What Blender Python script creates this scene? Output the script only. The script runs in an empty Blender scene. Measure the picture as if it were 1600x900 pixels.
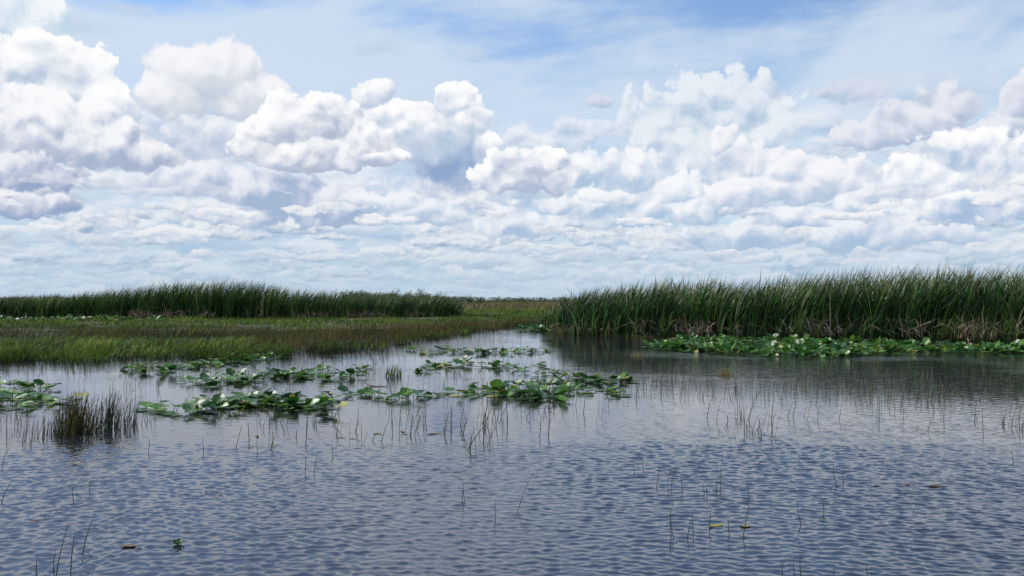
import bpy, bmesh, math, random
import numpy as np
from mathutils import Vector, Matrix, noise as mnoise

# ------------------------------------------------------------------ camera
C = bpy.context.scene.collection
FPX = 1256.0                      # focal length in pixels of a 1600 px wide frame
CAMZ = 1.7
PITCH = math.atan(19.0 / FPX)
cam_d = bpy.data.cameras.new("camera")
cam = bpy.data.objects.new("camera", cam_d)
C.objects.link(cam)
cam_d.sensor_width = 36.0
cam_d.lens = 36.0 * FPX / 1600.0
cam_d.clip_start = 0.05
cam_d.clip_end = 20000.0
cam.location = (0, 0, CAMZ)
cam.rotation_euler = (math.pi / 2 + PITCH, 0, 0)
bpy.context.scene.camera = cam


def ray(px, py):
    """direction through a pixel of the 1600 x 900 frame"""
    x = (px - 800.0) / FPX
    z = -(py - 450.0) / FPX
    c, s = math.cos(PITCH), math.sin(PITCH)
    return Vector((x, c - z * s, s + z * c))


def at(px, py, z=0.0):
    """the point at height z seen at a pixel"""
    d = ray(px, py)
    t = (z - CAMZ) / d.z
    return Vector((d.x * t, d.y * t, z))


def azel(px, py):
    d = ray(px, py).normalized()
    return math.atan2(d.x, d.y), math.asin(d.z)


# ------------------------------------------------------------------ exposure, sun
S = bpy.context.scene
S.view_settings.view_transform = 'Standard'
S.view_settings.look = 'None'
S.view_settings.gamma = 1.0
S.view_settings.exposure = 0.0
S.view_settings.use_curve_mapping = False

SUN_EL = math.radians(58)
SUN_AZ = math.radians(-72)        # measured from +Y towards +X
sd = Vector((math.sin(SUN_AZ) * math.cos(SUN_EL), math.cos(SUN_AZ) * math.cos(SUN_EL), math.sin(SUN_EL)))
sun_d = bpy.data.lights.new("sun", 'SUN')
sun_d.energy = 5.0
sun_d.angle = math.radians(0.53)
sun_d.color = (1.0, 0.96, 0.9)
sun = bpy.data.objects.new("sun", sun_d)
C.objects.link(sun)
sun.rotation_euler = (-sd).to_track_quat('-Z', 'Y').to_euler()
sun.location = (0, 0, 50)

# ------------------------------------------------------------------ world: sky and clouds
world = bpy.data.worlds.new("World")
world.use_nodes = True
NT = world.node_tree
NT.nodes.clear()


class V:
    """a float socket with arithmetic"""
    nt = None

    def __init__(self, s):
        self.s = s

    @staticmethod
    def m(op, *a, clamp=False):
        n = V.nt.nodes.new('ShaderNodeMath')
        n.operation = op
        n.use_clamp = clamp
        for i, v in enumerate(a):
            if isinstance(v, V):
                V.nt.links.new(v.s, n.inputs[i])
            else:
                n.inputs[i].default_value = float(v)
        return V(n.outputs[0])

    def __add__(s, o): return V.m('ADD', s, o)
    __radd__ = __add__
    def __sub__(s, o): return V.m('SUBTRACT', s, o)
    def __rsub__(s, o): return V.m('SUBTRACT', o, s)
    def __mul__(s, o): return V.m('MULTIPLY', s, o)
    __rmul__ = __mul__
    def __truediv__(s, o): return V.m('DIVIDE', s, o)
    def __rtruediv__(s, o): return V.m('DIVIDE', o, s)
    def __pow__(s, o): return V.m('POWER', s, o)
    def max(s, o): return V.m('MAXIMUM', s, o)
    def min(s, o): return V.m('MINIMUM', s, o)
    def clamp(s): return V.m('ADD', s, 0.0, clamp=True)
    def abs(s): return V.m('ABSOLUTE', s)


def sstep(x, a, b, lo=0.0, hi=1.0, kind='SMOOTHSTEP'):
    n = V.nt.nodes.new('ShaderNodeMapRange')
    n.interpolation_type = kind
    V.nt.links.new(x.s, n.inputs[0])
    for i, v in ((1, a), (2, b), (3, lo), (4, hi)):
        n.inputs[i].default_value = v
    return V(n.outputs[0])


def vec(x, y, z=0.0):
    n = V.nt.nodes.new('ShaderNodeCombineXYZ')
    for i, v in enumerate((x, y, z)):
        if isinstance(v, V):
            V.nt.links.new(v.s, n.inputs[i])
        else:
            n.inputs[i].default_value = v
    return n.outputs[0]


def noise(v, scale, detail=4.0, rough=0.5, dim='2D', lac=2.0, dist=0.0, color=False):
    n = V.nt.nodes.new('ShaderNodeTexNoise')
    n.noise_dimensions = dim
    V.nt.links.new(v, n.inputs['Vector'])
    n.inputs['Scale'].default_value = scale
    n.inputs['Detail'].default_value = detail
    n.inputs['Roughness'].default_value = rough
    n.inputs['Lacunarity'].default_value = lac
    n.inputs['Distortion'].default_value = dist
    return n.outputs['Color'] if color else V(n.outputs[0])


def voro(v, scale, detail=3.0, rough=0.5, smooth=None):
    n = V.nt.nodes.new('ShaderNodeTexVoronoi')
    n.voronoi_dimensions = '2D'
    n.feature = 'SMOOTH_F1' if smooth else 'F1'
    if smooth:
        n.inputs['Smoothness'].default_value = smooth
    V.nt.links.new(v, n.inputs['Vector'])
    n.inputs['Scale'].default_value = scale
    n.inputs['Detail'].default_value = detail
    n.inputs['Roughness'].default_value = rough
    n.inputs['Lacunarity'].default_value = 2.1
    return V(n.outputs['Distance'])


def mixc(f, a, b):
    n = V.nt.nodes.new('ShaderNodeMix')
    n.data_type = 'RGBA'
    n.clamp_factor = True
    if isinstance(f, V):
        V.nt.links.new(f.s, n.inputs[0])
    else:
        n.inputs[0].default_value = f
    for i, c in ((6, a), (7, b)):
        if isinstance(c, tuple):
            n.inputs[i].default_value = (*c, 1.0)
        else:
            V.nt.links.new(c, n.inputs[i])
    return n.outputs[2]


def srgb(r, g, b):
    f = lambda c: (c / 255 / 12.92) if c / 255 <= 0.04045 else ((c / 255 + 0.055) / 1.055) ** 2.4
    return (f(r), f(g), f(b))


def build_sky():
    V.nt = NT
    tc = NT.nodes.new('ShaderNodeTexCoord')
    nrm = NT.nodes.new('ShaderNodeVectorMath'); nrm.operation = 'NORMALIZE'
    NT.links.new(tc.outputs['Generated'], nrm.inputs[0])
    sep = NT.nodes.new('ShaderNodeSeparateXYZ')
    NT.links.new(nrm.outputs[0], sep.inputs[0])
    X, Y, Z = V(sep.outputs[0]), V(sep.outputs[1]), V(sep.outputs[2])
    az = V.m('ARCTAN2', X, Y)
    el = V.m('ARCSINE', Z)
    # sky proper
    sky = NT.nodes.new('ShaderNodeTexSky')
    sky.sky_type = 'NISHITA'
    sky.sun_disc = False
    sky.sun_elevation = SUN_EL
    sky.sun_rotation = SUN_AZ
    sky.air_density = 1.0
    sky.dust_density = 0.6
    sky.ozone_density = 1.6
    K = 0.1                       # strength of the Background
    skyc = NT.nodes.new('ShaderNodeMix'); skyc.data_type = 'RGBA'; skyc.blend_type = 'MULTIPLY'
    skyc.inputs[0].default_value = 1.0
    NT.links.new(sky.outputs[0], skyc.inputs[6])
    skyc.inputs[7].default_value = (SKYM[0], SKYM[1], SKYM[2], 1)
    col = skyc.outputs[2]
    q = lambda c: tuple(v / K for v in c)

    # angular coordinates, 1 unit = 100 px of the picture (0.0796 rad)
    R = 100.0 / FPX
    u = az * (1 / R)
    v = el * (1 / R)
    # planar deck coordinates
    zz = Z.max(0.0) + 0.055
    P = vec(X / zz, Y / zz)

    # ---- high thin veil
    wv = noise(vec(u * 0.16, v * 0.42 - u * 0.03), 1.0, 5, 0.55, dist=0.5)
    wv2 = noise(vec(u * 0.4 + v * 0.1, v * 1.3 - u * 0.12), 1.0, 5, 0.55)
    veil = wv * 0.7 + wv2 * 0.45
    hi = sstep(el, 0.285, 0.365)                      # opens to blue towards the top
    cv = sstep(veil - hi * 0.17, 0.28, 0.56)
    col = mixc((cv * 0.8 + 0.08) * sstep(el, 0.75, 0.42, 0.25, 1.0), col, q(srgb(211, 225, 241)))
    # whitish low sky
    col = mixc(sstep(el, 0.16, 0.0, 0.0, 0.75), col, q(srgb(188, 213, 232)))

    # ---- shared warped detail fields
    base = vec(u, v)
    wn = noise(base, 1.2, 7, 0.58, color=True)
    ws = NT.nodes.new('ShaderNodeVectorMath'); ws.operation = 'MULTIPLY_ADD'
    NT.links.new(wn, ws.inputs[0])
    ws.inputs[1].default_value = (0.40, 0.32, 0)
    cen = NT.nodes.new('ShaderNodeVectorMath'); cen.operation = 'ADD'
    NT.links.new(base, cen.inputs[0]); cen.inputs[1].default_value = (-0.2, -0.16, 0)
    NT.links.new(cen.outputs[0], ws.inputs[2])
    W = ws.outputs[0]
    wsep = NT.nodes.new('ShaderNodeSeparateXYZ'); NT.links.new(W, wsep.inputs[0])
    WX, WY = V(wsep.outputs[0]), V(wsep.outputs[1])

    def off(vv, dx, dy):
        n = NT.nodes.new('ShaderNodeVectorMath'); n.operation = 'ADD'
        NT.links.new(vv, n.inputs[0]); n.inputs[1].default_value = (dx, dy, 0)
        return n.outputs[0]

    def bill(vv, dv, dn, sm):
        a = voro(vv, 2.1, dv, 0.5, smooth=sm)
        b = noise(vv, 3.4, dn, 0.66)
        return (1.0 - a * 1.25) * 0.5 + b * 0.5
    N0 = bill(W, 3.6, 7, None)
    LA = bill(W, 1.0, 3, 0.3)
    LB = bill(off(W, -0.07, 0.14), 1.0, 3, 0.3)
    n2a = noise(W, 0.9, 2, 0.5)
    n2b = noise(off(W, -0.16, 0.34), 0.9, 2, 0.5)
    REL = (LA - LB) * 1.15 + (n2a - n2b) * 0.7 + (N0 - LA) * 0.85       # + where the slope faces the light
    ND = (N0 - 0.42)
    WX = WX + REL * 1e-5
    WY = WY + REL * 1e-5

    # ---- far decks of small cumulus
    def deck(P, scale, thr, cover_el, lit, dark, amt, dy, asp=1.0):
        nonlocal col
        pw = noise(P, scale * 1.3, 3, 0.55, color=True)
        a = NT.nodes.new('ShaderNodeVectorMath'); a.operation = 'MULTIPLY_ADD'
        NT.links.new(pw, a.inputs[0]); a.inputs[1].default_value = (0.5 / scale, 0.5 / scale, 0)
        NT.links.new(P, a.inputs[2])
        d0 = noise(a.outputs[0], scale, 7, 0.58)
        # the same field a little higher in the sky
        d1 = noise(off_radial(a.outputs[0], dy), scale, 7, 0.58)
        al = sstep(d0, thr, thr + 0.11) * cover_el
        sh = ((d0 - d1) * 4.2 + 0.55 - sstep(d0, thr + 0.05, thr + 0.3) * 0.25).clamp()
        c = mixc(sh, q(dark), q(lit))
        col = mixc(al * amt, col, c)

    def off_radial(vv, k):
        n = NT.nodes.new('ShaderNodeVectorMath'); n.operation = 'SCALE'
        NT.links.new(vv, n.inputs[0]); n.inputs['Scale'].default_value = k
        return n.outputs[0]

    zz2 = Z.max(0.0) + 0.085
    P2 = vec(X / zz2 * 0.75 + 3.1, Y / zz2 + 7.7)
    def rows(Q, sc, thr, mask, lit, dark, amt, up, soft=0.075):
        nonlocal col
        pw = noise(Q, sc * 1.2, 3, 0.55, color=True)
        a = NT.nodes.new('ShaderNodeVectorMath'); a.operation = 'MULTIPLY_ADD'
        NT.links.new(pw, a.inputs[0]); a.inputs[1].default_value = (0.55 / sc, 0.4 / sc, 0)
        NT.links.new(Q, a.inputs[2])
        A = a.outputs[0]
        d0 = noise(A, sc, 7, 0.6)
        dl = noise(A, sc, 3, 0.55)
        d1 = noise(off(A, -up * 0.4, up), sc, 3, 0.55)
        al = sstep(d0, thr, thr + soft) * mask
        sh = ((dl - d1) * 3.8 + 0.5 + (d0 - dl) * 0.8).clamp()
        c = mixc(sh, q(dark), q(lit))
        col = mixc(al * amt, col, c)

    rows(vec(u * 0.55 + 5.0, v * 1.3), 0.9, 0.40, sstep(el, 0.27, 0.19), srgb(228, 235, 244), srgb(170, 195, 221), 0.92, 0.22, 0.2)

    def cells(sx, sy, ox, mask, lit, dark, soft=0.22, size=1.08, amt=1.0, det=0.75, sb=0.5, warp=1.0):
        """small flat-based cumulus, one to a cell"""
        nonlocal col
        pw = noise(vec(u * sx * 1.8 + ox, v * sy * 1.5), 1.0, 3, 0.5, color=True)
        a = NT.nodes.new('ShaderNodeVectorMath'); a.operation = 'MULTIPLY_ADD'
        NT.links.new(pw, a.inputs[0]); a.inputs[1].default_value = (0.9 * warp, 0.75 * warp, 0)
        NT.links.new(vec(u * sx + ox, v * sy + ox), a.inputs[2])
        A = a.outputs[0]
        vo = NT.nodes.new('ShaderNodeTexVoronoi'); vo.voronoi_dimensions = '2D'; vo.feature = 'F1'
        vo.inputs['Scale'].default_value = 1.0; vo.inputs['Randomness'].default_value = 0.95
        NT.links.new(A, vo.inputs['Vector'])
        df = NT.nodes.new('ShaderNodeVectorMath'); df.operation = 'SUBTRACT'
        NT.links.new(A, df.inputs[0]); NT.links.new(vo.outputs['Position'], df.inputs[1])
        s1 = NT.nodes.new('ShaderNodeSeparateXYZ'); NT.links.new(df.outputs[0], s1.inputs[0])
        s2 = NT.nodes.new('ShaderNodeSeparateColor'); NT.links.new(vo.outputs['Color'], s2.inputs[0])
        sz = (V(s2.outputs[0]) * 0.6 + 0.65) * size
        dx = V(s1.outputs[0]) / (sz * 0.66)
        dyv = V(s1.outputs[1]) + 0.08
        dy = (dyv * (1 / 0.52)).max(dyv * (-1 / 0.2)) / sz
        f_ = (sx * sy) ** 0.5
        nn = noise(vec(u * f_ * 0.85 + ox, v * f_ * 1.25), 2.6, 6, 0.6)
        nl = noise(vec(u * f_ * 0.85 + ox - 0.05, v * f_ * 1.25 + 0.10), 2.6, 4, 0.5)
        D = 1.0 - V.m('SQRT', V.m('MULTIPLY_ADD', dx, dx, dy * dy)) + (nn - 0.5) * det * 1.6
        al = sstep(D, 0.02, soft) * mask
        sh = dyv * 1.8 + sb + (nn - nl) * 1.5 + (V(s2.outputs[1]) - 0.5) * 0.25
        c = mixc(sh.clamp(), q(dark), q(lit))
        col = mixc(al * amt, col, c)

    LC, DC = srgb(236, 239, 243), srgb(142, 168, 200)
    cells(0.7, 1.7, 3.0, sstep(el, 0.26, 0.20), srgb(236, 240, 247), srgb(168, 191, 219), soft=0.5, amt=0.9)
    cells(0.85, 2.0, 17.0, sstep(el, 0.20, 0.15), LC, DC, soft=0.55)
    cells(1.25, 3.2, 31.0, sstep(el, 0.13, 0.10), LC, DC, soft=0.55)
    cells(1.7, 4.8, 47.0, sstep(el, 0.075, 0.055), srgb(226, 232, 242), srgb(158, 184, 212), soft=0.6)

    # ---- placed cumulus
    def group(blobs, lit, dark, soft=0.16, amp=0.75, relk=1.0, sk=1.35, sb=0.57, amt=1.0, edge=0.0):
        """each blob (x, y, rx, ry above, ry below) in picture pixels, kept as azimuth and elevation"""
        nonlocal col
        g = bpy.data.node_groups.new("cumulus", 'ShaderNodeTree')
        for nm, ty in (("col", 'NodeSocketColor'), ("wx", 'NodeSocketFloat'), ("wy", 'NodeSocketFloat'), ("nd", 'NodeSocketFloat'), ("rel", 'NodeSocketFloat')):
            g.interface.new_socket(nm, in_out='INPUT', socket_type=ty)
        g.interface.new_socket("col", in_out='OUTPUT', socket_type='NodeSocketColor')
        gi = g.nodes.new('NodeGroupInput'); go = g.nodes.new('NodeGroupOutput')
        V.nt = g
        ncol, WX_, WY_, ND_, REL_ = gi.outputs[0], V(gi.outputs[1]), V(gi.outputs[2]), V(gi.outputs[3]), V(gi.outputs[4])
        B = None
        for (x, y, rx, ryt, ryb) in blobs:
            a_, e_ = azel(x, y)
            cx, cy = a_ / R, e_ / R
            rx, ryt, ryb = rx * 1.22 / 100, ryt * 1.22 / 100, ryb * 1.22 / 100
            dx = V.m('MULTIPLY_ADD', WX_, 1 / rx, -cx / rx)
            dy = V.m('MULTIPLY_ADD', WY_, 1 / ryt, -cy / ryt).max(V.m('MULTIPLY_ADD', WY_, -1 / ryb, cy / ryb))
            k_ = 1 / (ryt + ryb)
            sgn = V.m('MULTIPLY_ADD', WY_, k_, -cy * k_)
            b = 1.0 - V.m('SQRT', V.m('MULTIPLY_ADD', dx, dx, dy * dy))
            # light from the upper left: height inside the puff and a little of its side
            s = V.m('MULTIPLY_ADD', dx, -0.12, sgn)
            if B is None:
                B, Sx = b, s
            else:
                f = sstep(b - B, -0.15, 0.15)
                B = B.max(b)
                Sx = Sx + (s - Sx) * f
        D = B + ND_ * (amp * 0.95) + 0.01
        al = sstep(D, 0.0, soft)
        sh = (Sx * sk + sb + REL_ * relk)
        if edge:
            sh = sh + sstep(D, 0.22, 0.02) * edge
        c = mixc(sstep(sh, -0.15, 1.05), q(dark), q(lit))
        g.links.new(mixc(al * amt, ncol, c), go.inputs[0])
        V.nt = NT
        gn = NT.nodes.new('ShaderNodeGroup'); gn.node_tree = g
        for i, so in enumerate((col, WX.s, WY.s, ND.s, REL.s)):
            NT.links.new(so, gn.inputs[i])
        col = gn.outputs[0]

    L1, D1 = srgb(254, 254, 255), srgb(170, 186, 212)
    L2, D2 = srgb(232, 238, 246), srgb(172, 196, 222)
    L3, D3 = srgb(234, 233, 241), srgb(184, 200, 222)
    # hazy towers on the right
    group([(985, 185, 22, 40, 40), (1030, 200, 50, 45, 60), (1105, 175, 95, 60, 60), (1180, 165, 60, 42, 60), (1205, 215, 42, 50, 40),
           (1100, 240, 120, 60, 60)], L2, D2, soft=0.16, amp=0.8, sb=0.75)
    # grey puffs above them
    group([(1335, 148, 48, 26, 14), (1300, 152, 30, 10, 8), (930, 160, 26, 12, 10)], srgb(216, 222, 238), srgb(180, 198, 220), soft=0.35, amp=0.7)
    group([(1440, 192, 62, 34, 30), (1378, 215, 85, 26, 16), (1485, 160, 48, 30, 26), (1545, 210, 50, 22, 16), (1592, 155, 30, 36, 30)],
          srgb(232, 234, 244), srgb(176, 192, 216), soft=0.16, amp=0.7)
    group([(600, 75, 60, 22, 18), (725, 84, 60, 14, 10), (190, 12, 60, 14, 10), (130, 40, 60, 18, 12)], srgb(206, 219, 236), srgb(188, 205, 226), soft=0.7, amp=0.9, amt=0.6)
    # middle right
    group([(905, 265, 40, 32, 30), (960, 262, 45, 26, 40), (1000, 275, 50, 40, 30), (1050, 300, 62, 36, 30), (1085, 330, 70, 30, 18), (950, 330, 110, 40, 30)],
          srgb(246, 248, 252), D2, soft=0.15, amp=0.85)
    group([(1130, 222, 28, 22, 24), (1175, 250, 62, 36, 34), (1240, 268, 55, 30, 40), (1300, 285, 80, 38, 30), (1210, 305, 110, 40, 20), (1350, 310, 60, 26, 16)],
          srgb(246, 246, 251), srgb(182, 200, 223), soft=0.15, amp=0.85)
    group([(1500, 240, 60, 34, 40), (1545, 262, 60, 48, 40), (1450, 285, 90, 40, 34), (1575, 305, 70, 40, 26), (1500, 320, 110, 34, 26)],
          L1, srgb(166, 189, 220), soft=0.15, amp=0.9)
    group([(1240, 348, 90, 22, 14), (1330, 365, 90, 28, 26), (1170, 372, 110, 22, 20), (1430, 372, 90, 18, 14)],
          srgb(240, 243, 249), srgb(164, 188, 218), soft=0.16, amp=0.85)
    # soft grey-white dome
    group([(330, 120, 78, 50, 50), (275, 145, 48, 34, 40), (385, 150, 55, 34, 36)], srgb(246, 246, 250), srgb(196, 207, 222), soft=0.16, amp=0.45, relk=0.7)
    # lower left banks
    group([(330, 215, 110, 30, 40), (340, 285, 110, 40, 30), (250, 280, 80, 30, 30)], srgb(240, 242, 249), srgb(184, 199, 221), soft=0.35, amp=0.8, amt=0.9)
    group([(430, 300, 110, 36, 48), (520, 318, 62, 32, 34), (360, 335, 60, 28, 16)], srgb(240, 241, 248), srgb(164, 183, 212), soft=0.15, amp=0.8, sb=0.42)
    group([(610, 320, 70, 24, 20), (690, 335, 90, 28, 22), (800, 350, 100, 26, 24), (860, 320, 60, 20, 16)], srgb(240, 243, 249), srgb(172, 194, 220), soft=0.24, amp=0.85)
    # the tall cloud in the middle with its shaded flank
    group([(586, 146, 34, 26, 22), (716, 160, 38, 36, 34), (735, 195, 34, 30, 60), (655, 195, 58, 36, 40), (605, 200, 50, 32, 40), (755, 235, 28, 34, 40)],
          L1, srgb(188, 204, 224), soft=0.075, amp=0.6)
    group([(700, 255, 74, 46, 48)], srgb(198, 212, 230), srgb(144, 168, 206), soft=0.5, amp=0.6, sb=0.4)
    group([(445, 200, 62, 44, 40), (510, 192, 52, 40, 50), (562, 225, 56, 34, 36), (490, 240, 110, 36, 26), (590, 248, 40, 16, 14)],
          L1, srgb(178, 190, 212), soft=0.075, amp=0.6)
    group([(825, 262, 70, 34, 34), (780, 275, 50, 26, 24), (865, 282, 36, 22, 18)], L1, srgb(176, 190, 214), soft=0.075, amp=0.6)
    # great cloud on the left
    group([(25, 28, 62, 44, 40)], srgb(244, 248, 252), srgb(192, 214, 232), soft=0.15, amp=0.6)
    group([(45, 110, 75, 52, 60), (105, 135, 70, 56, 60), (160, 165, 46, 46, 50), (30, 175, 90, 60, 60)],
          L1, srgb(188, 204, 224), soft=0.07, amp=0.62)
    group([(85, 205, 80, 60, 50), (150, 225, 90, 36, 32), (30, 215, 70, 40, 30), (215, 238, 60, 26, 18)],
          srgb(250, 250, 253), srgb(168, 182, 208), soft=0.15, amp=0.62)
    group([(35, 268, 75, 28, 26), (10, 320, 70, 20, 14), (60, 322, 60, 16, 12)], srgb(238, 239, 246), srgb(150, 168, 202), soft=0.16, amp=0.7, sb=0.45)

    # ---- thin rows in front of everything low down, and the pale air at the horizon
    cells(0.9, 2.5, 71.0, sstep(el, 0.15, 0.10), srgb(243, 243, 246), srgb(160, 184, 212), soft=0.22, size=0.62, sb=0.6)
    col = mixc(sstep(el, 0.11, 0.0, 0.0, 0.72), col, q(srgb(180, 204, 224)))
    bg = NT.nodes.new('ShaderNodeBackground')
    bg.inputs['Strength'].default_value = K
    NT.links.new(col, bg.inputs[0])
    out = NT.nodes.new('ShaderNodeOutputWorld')
    NT.links.new(bg.outputs[0], out.inputs[0])


SKYM = (1.15, 1.42, 1.62)
build_sky()
S.world = world
world.cycles.sampling_method = 'NONE'
S.cycles.max_bounces = 6
S.cycles.sample_clamp_direct = 4.0
S.cycles.diffuse_bounces = 3
S.cycles.glossy_bounces = 3
S.cycles.transmission_bounces = 4

# ------------------------------------------------------------------ helpers
rng = np.random.default_rng(11)
random.seed(11)


def material(name):
    m = bpy.data.materials.new(name)
    m.use_nodes = True
    m.node_tree.nodes.clear()
    return m


def out(m, sh, disp=None):
    o = m.node_tree.nodes.new('ShaderNodeOutputMaterial')
    m.node_tree.links.new(sh, o.inputs[0])


def attr(m, name):
    n = m.node_tree.nodes.new('ShaderNodeAttribute')
    n.attribute_name = name
    return n.outputs['Fac']


def ramp(m, fac, stops):
    n = m.node_tree.nodes.new('ShaderNodeValToRGB')
    m.node_tree.links.new(fac, n.inputs[0])
    e = n.color_ramp.elements
    e[0].position, e[0].color = stops[0][0], (*stops[0][1], 1)
    e[1].position, e[1].color = stops[-1][0], (*stops[-1][1], 1)
    for p, c in stops[1:-1]:
        x = e.new(p); x.color = (*c, 1)
    return n.outputs[0]


def leaf_material(name, stops, tip=None, trans=0.25, rough=0.45, spec=0.4, nscale=6.0, base=None):
    """green leaf: colour per blade from the attribute 'rnd', dried towards the tip, some light through"""
    m = material(name)
    nt = m.node_tree
    V.nt = nt
    c = ramp(m, attr(m, 'rnd'), stops)
    tt = V(attr(m, 'tt'))
    tc = nt.nodes.new('ShaderNodeTexCoord')
    nz = noise(tc.outputs['Object'], nscale, 3, 0.6, dim='3D')
    if tip:
        c = mixc(sstep(tt + (nz - 0.5) * 0.5, 0.72, 1.02) * tip[1], c, tip[0])
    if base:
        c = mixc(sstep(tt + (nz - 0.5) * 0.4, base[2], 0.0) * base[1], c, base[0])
    hs = nt.nodes.new('ShaderNodeHueSaturation')
    nt.links.new(c, hs.inputs['Color'])
    nt.links.new((nz * 0.9 + 0.55).s, hs.inputs['Value'])
    p = nt.nodes.new('ShaderNodeBsdfPrincipled')
    nt.links.new(hs.outputs[0], p.inputs['Base Color'])
    p.inputs['Roughness'].default_value = rough
    p.inputs['Specular IOR Level'].default_value = spec
    t = nt.nodes.new('ShaderNodeBsdfTranslucent')
    nt.links.new(hs.outputs[0], t.inputs[0])
    mx = nt.nodes.new('ShaderNodeMixShader')
    mx.inputs[0].default_value = trans
    nt.links.new(p.outputs[0], mx.inputs[1]); nt.links.new(t.outputs[0], mx.inputs[2])
    out(m, mx.outputs[0])
    return m


def plain_material(name, col, rough=0.6, nscale=8.0, amount=0.5, spec=0.3):
    m = material(name)
    nt = m.node_tree
    V.nt = nt
    tc = nt.nodes.new('ShaderNodeTexCoord')
    nz = noise(tc.outputs['Object'], nscale, 4, 0.6, dim='3D')
    c = mixc(sstep(nz, 0.3, 0.7) * amount, col, tuple(v * 0.45 for v in col))
    p = nt.nodes.new('ShaderNodeBsdfPrincipled')
    nt.links.new(c, p.inputs['Base Color'])
    p.inputs['Roughness'].default_value = rough
    p.inputs['Specular IOR Level'].default_value = spec
    out(m, p.outputs[0])
    return m


def npmesh(name, verts, faces, mats, smooth=True, rnd=None, tt=None, fmat=None):
    """mesh from numpy arrays; faces is (N, 3) or (N, 4)"""
    me = bpy.data.meshes.new(name)
    nv, nf, k = len(verts), len(faces), faces.shape[1]
    me.vertices.add(nv)
    me.vertices.foreach_set('co', np.ascontiguousarray(verts, dtype=np.float32).ravel())
    me.loops.add(nf * k)
    me.loops.foreach_set('vertex_index', np.ascontiguousarray(faces, dtype=np.int32).ravel())
    me.polygons.add(nf)
    me.polygons.foreach_set('loop_start', np.arange(0, nf * k, k, dtype=np.int32))
    me.polygons.foreach_set('use_smooth', np.full(nf, smooth, dtype=bool))
    for nm, a in (('rnd', rnd), ('tt', tt)):
        if a is not None:
            at_ = me.attributes.new(nm, 'FLOAT', 'POINT')
            at_.data.foreach_set('value', np.ascontiguousarray(a, dtype=np.float32))
    for m in (mats if isinstance(mats, (list, tuple)) else [mats]):
        me.materials.append(m)
    if fmat is not None:
        me.polygons.foreach_set('material_index', fmat.astype(np.int32))
    me.update()
    me.validate()
    return me


def link(name, me, parent=None, loc=None):
    o = bpy.data.objects.new(name, me)
    C.objects.link(o)
    if parent is not None:
        o.parent = parent
    if loc is not None:
        o.location = loc
    return o


def tag(o, label=None, cat=None, group=None, kind=None):
    if label: o['label'] = label
    if cat: o['category'] = cat
    if group: o['group'] = group
    if kind: o['kind'] = kind
    return o


def blade_arrays(base, h, w, laz, lean, segs=4, faz=None, profile='reed', droop=0.25, bend=2.0, rnd=None, twist=0.0, kink=None):
    """vertices, quads, rnd, tt of N leaning blades; base (N, 3); lean is the tip's sideways run over the height"""
    N = len(base)
    h = np.broadcast_to(h, (N,)).astype(float); w = np.broadcast_to(w, (N,)); lean = np.broadcast_to(lean, (N,))
    laz = np.broadcast_to(laz, (N,))
    if faz is None:
        faz = rng.uniform(0, np.pi, N)
    if rnd is None:
        rnd = rng.random(N)
    L = np.stack([np.cos(laz), np.sin(laz)], 1)
    vs = []
    T = np.linspace(0, 1, segs + 1)
    for t in T:
        run = lean * h * t ** bend
        up = h * (t - droop * np.abs(lean) * t ** 3)
        p = np.empty((N, 3))
        p[:, 0] = base[:, 0] + L[:, 0] * run
        p[:, 1] = base[:, 1] + L[:, 1] * run
        p[:, 2] = base[:, 2] + up
        if kink is not None:          # broken blades fall over above the kink
            over = np.maximum(0, t - kink[0]) * h
            p[:, 2] -= over * kink[1]
            p[:, 0] += over * kink[1] * np.cos(kink[2]); p[:, 1] += over * kink[1] * np.sin(kink[2])
        if profile == 'reed':
            k = (0.75 + 0.5 * t) * (1 - t ** 3.0) if t < 1 else 0.03
        elif profile == 'leaf':
            k = max(0.05, math.sin(math.pi * (0.12 + 0.88 * t)) ** 0.8)
        else:
            k = 1.0 - 0.6 * t
        f = faz + twist * t
        dx = np.cos(f) * w * 0.5 * k; dy = np.sin(f) * w * 0.5 * k
        a = p.copy(); a[:, 0] -= dx; a[:, 1] -= dy
        b = p.copy(); b[:, 0] += dx; b[:, 1] += dy
        vs += [a, b]
    K = 2 * (segs + 1)
    verts = np.stack(vs, 1).reshape(-1, 3)
    idx = np.arange(N)[:, None] * K
    fs = [idx + np.array([[2 * s, 2 * s + 1, 2 * s + 3, 2 * s + 2]]) for s in range(segs)]
    faces = np.stack(fs, 1).reshape(-1, 4)
    r = np.repeat(rnd, K)
    tt = np.tile(np.repeat(T, 2), N)
    return verts, faces, r, tt


class Pile:
    """collects arrays into one mesh"""
    def __init__(s): s.v, s.f, s.r, s.t, s.n = [], [], [], [], 0
    def add(s, v, f, r, t):
        s.v.append(v); s.f.append(f + s.n); s.r.append(r); s.t.append(t); s.n += len(v)
    def mesh(s, name, mat, smooth=True):
        return npmesh(name, np.concatenate(s.v), np.concatenate(s.f), mat, smooth, np.concatenate(s.r), np.concatenate(s.t))


def in_poly(px, py, poly):
    inside = np.zeros(len(px), bool)
    n = len(poly)
    for i in range(n):
        x0, y0 = poly[i]; x1, y1 = poly[(i + 1) % n]
        c = ((y0 > py) != (y1 > py)) & (px < (x1 - x0) * (py - y0) / (y1 - y0 + 1e-12) + x0)
        inside ^= c
    return inside


def to_world(px, py):
    """numpy version of at() on the water level"""
    x = (px - 800.0) / FPX; z = -(py - 450.0) / FPX
    c, s = math.cos(PITCH), math.sin(PITCH)
    dy, dz = c - z * s, s + z * c
    t = -CAMZ / dz
    return np.stack([x * t, dy * t, np.zeros_like(t)], 1)


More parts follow.
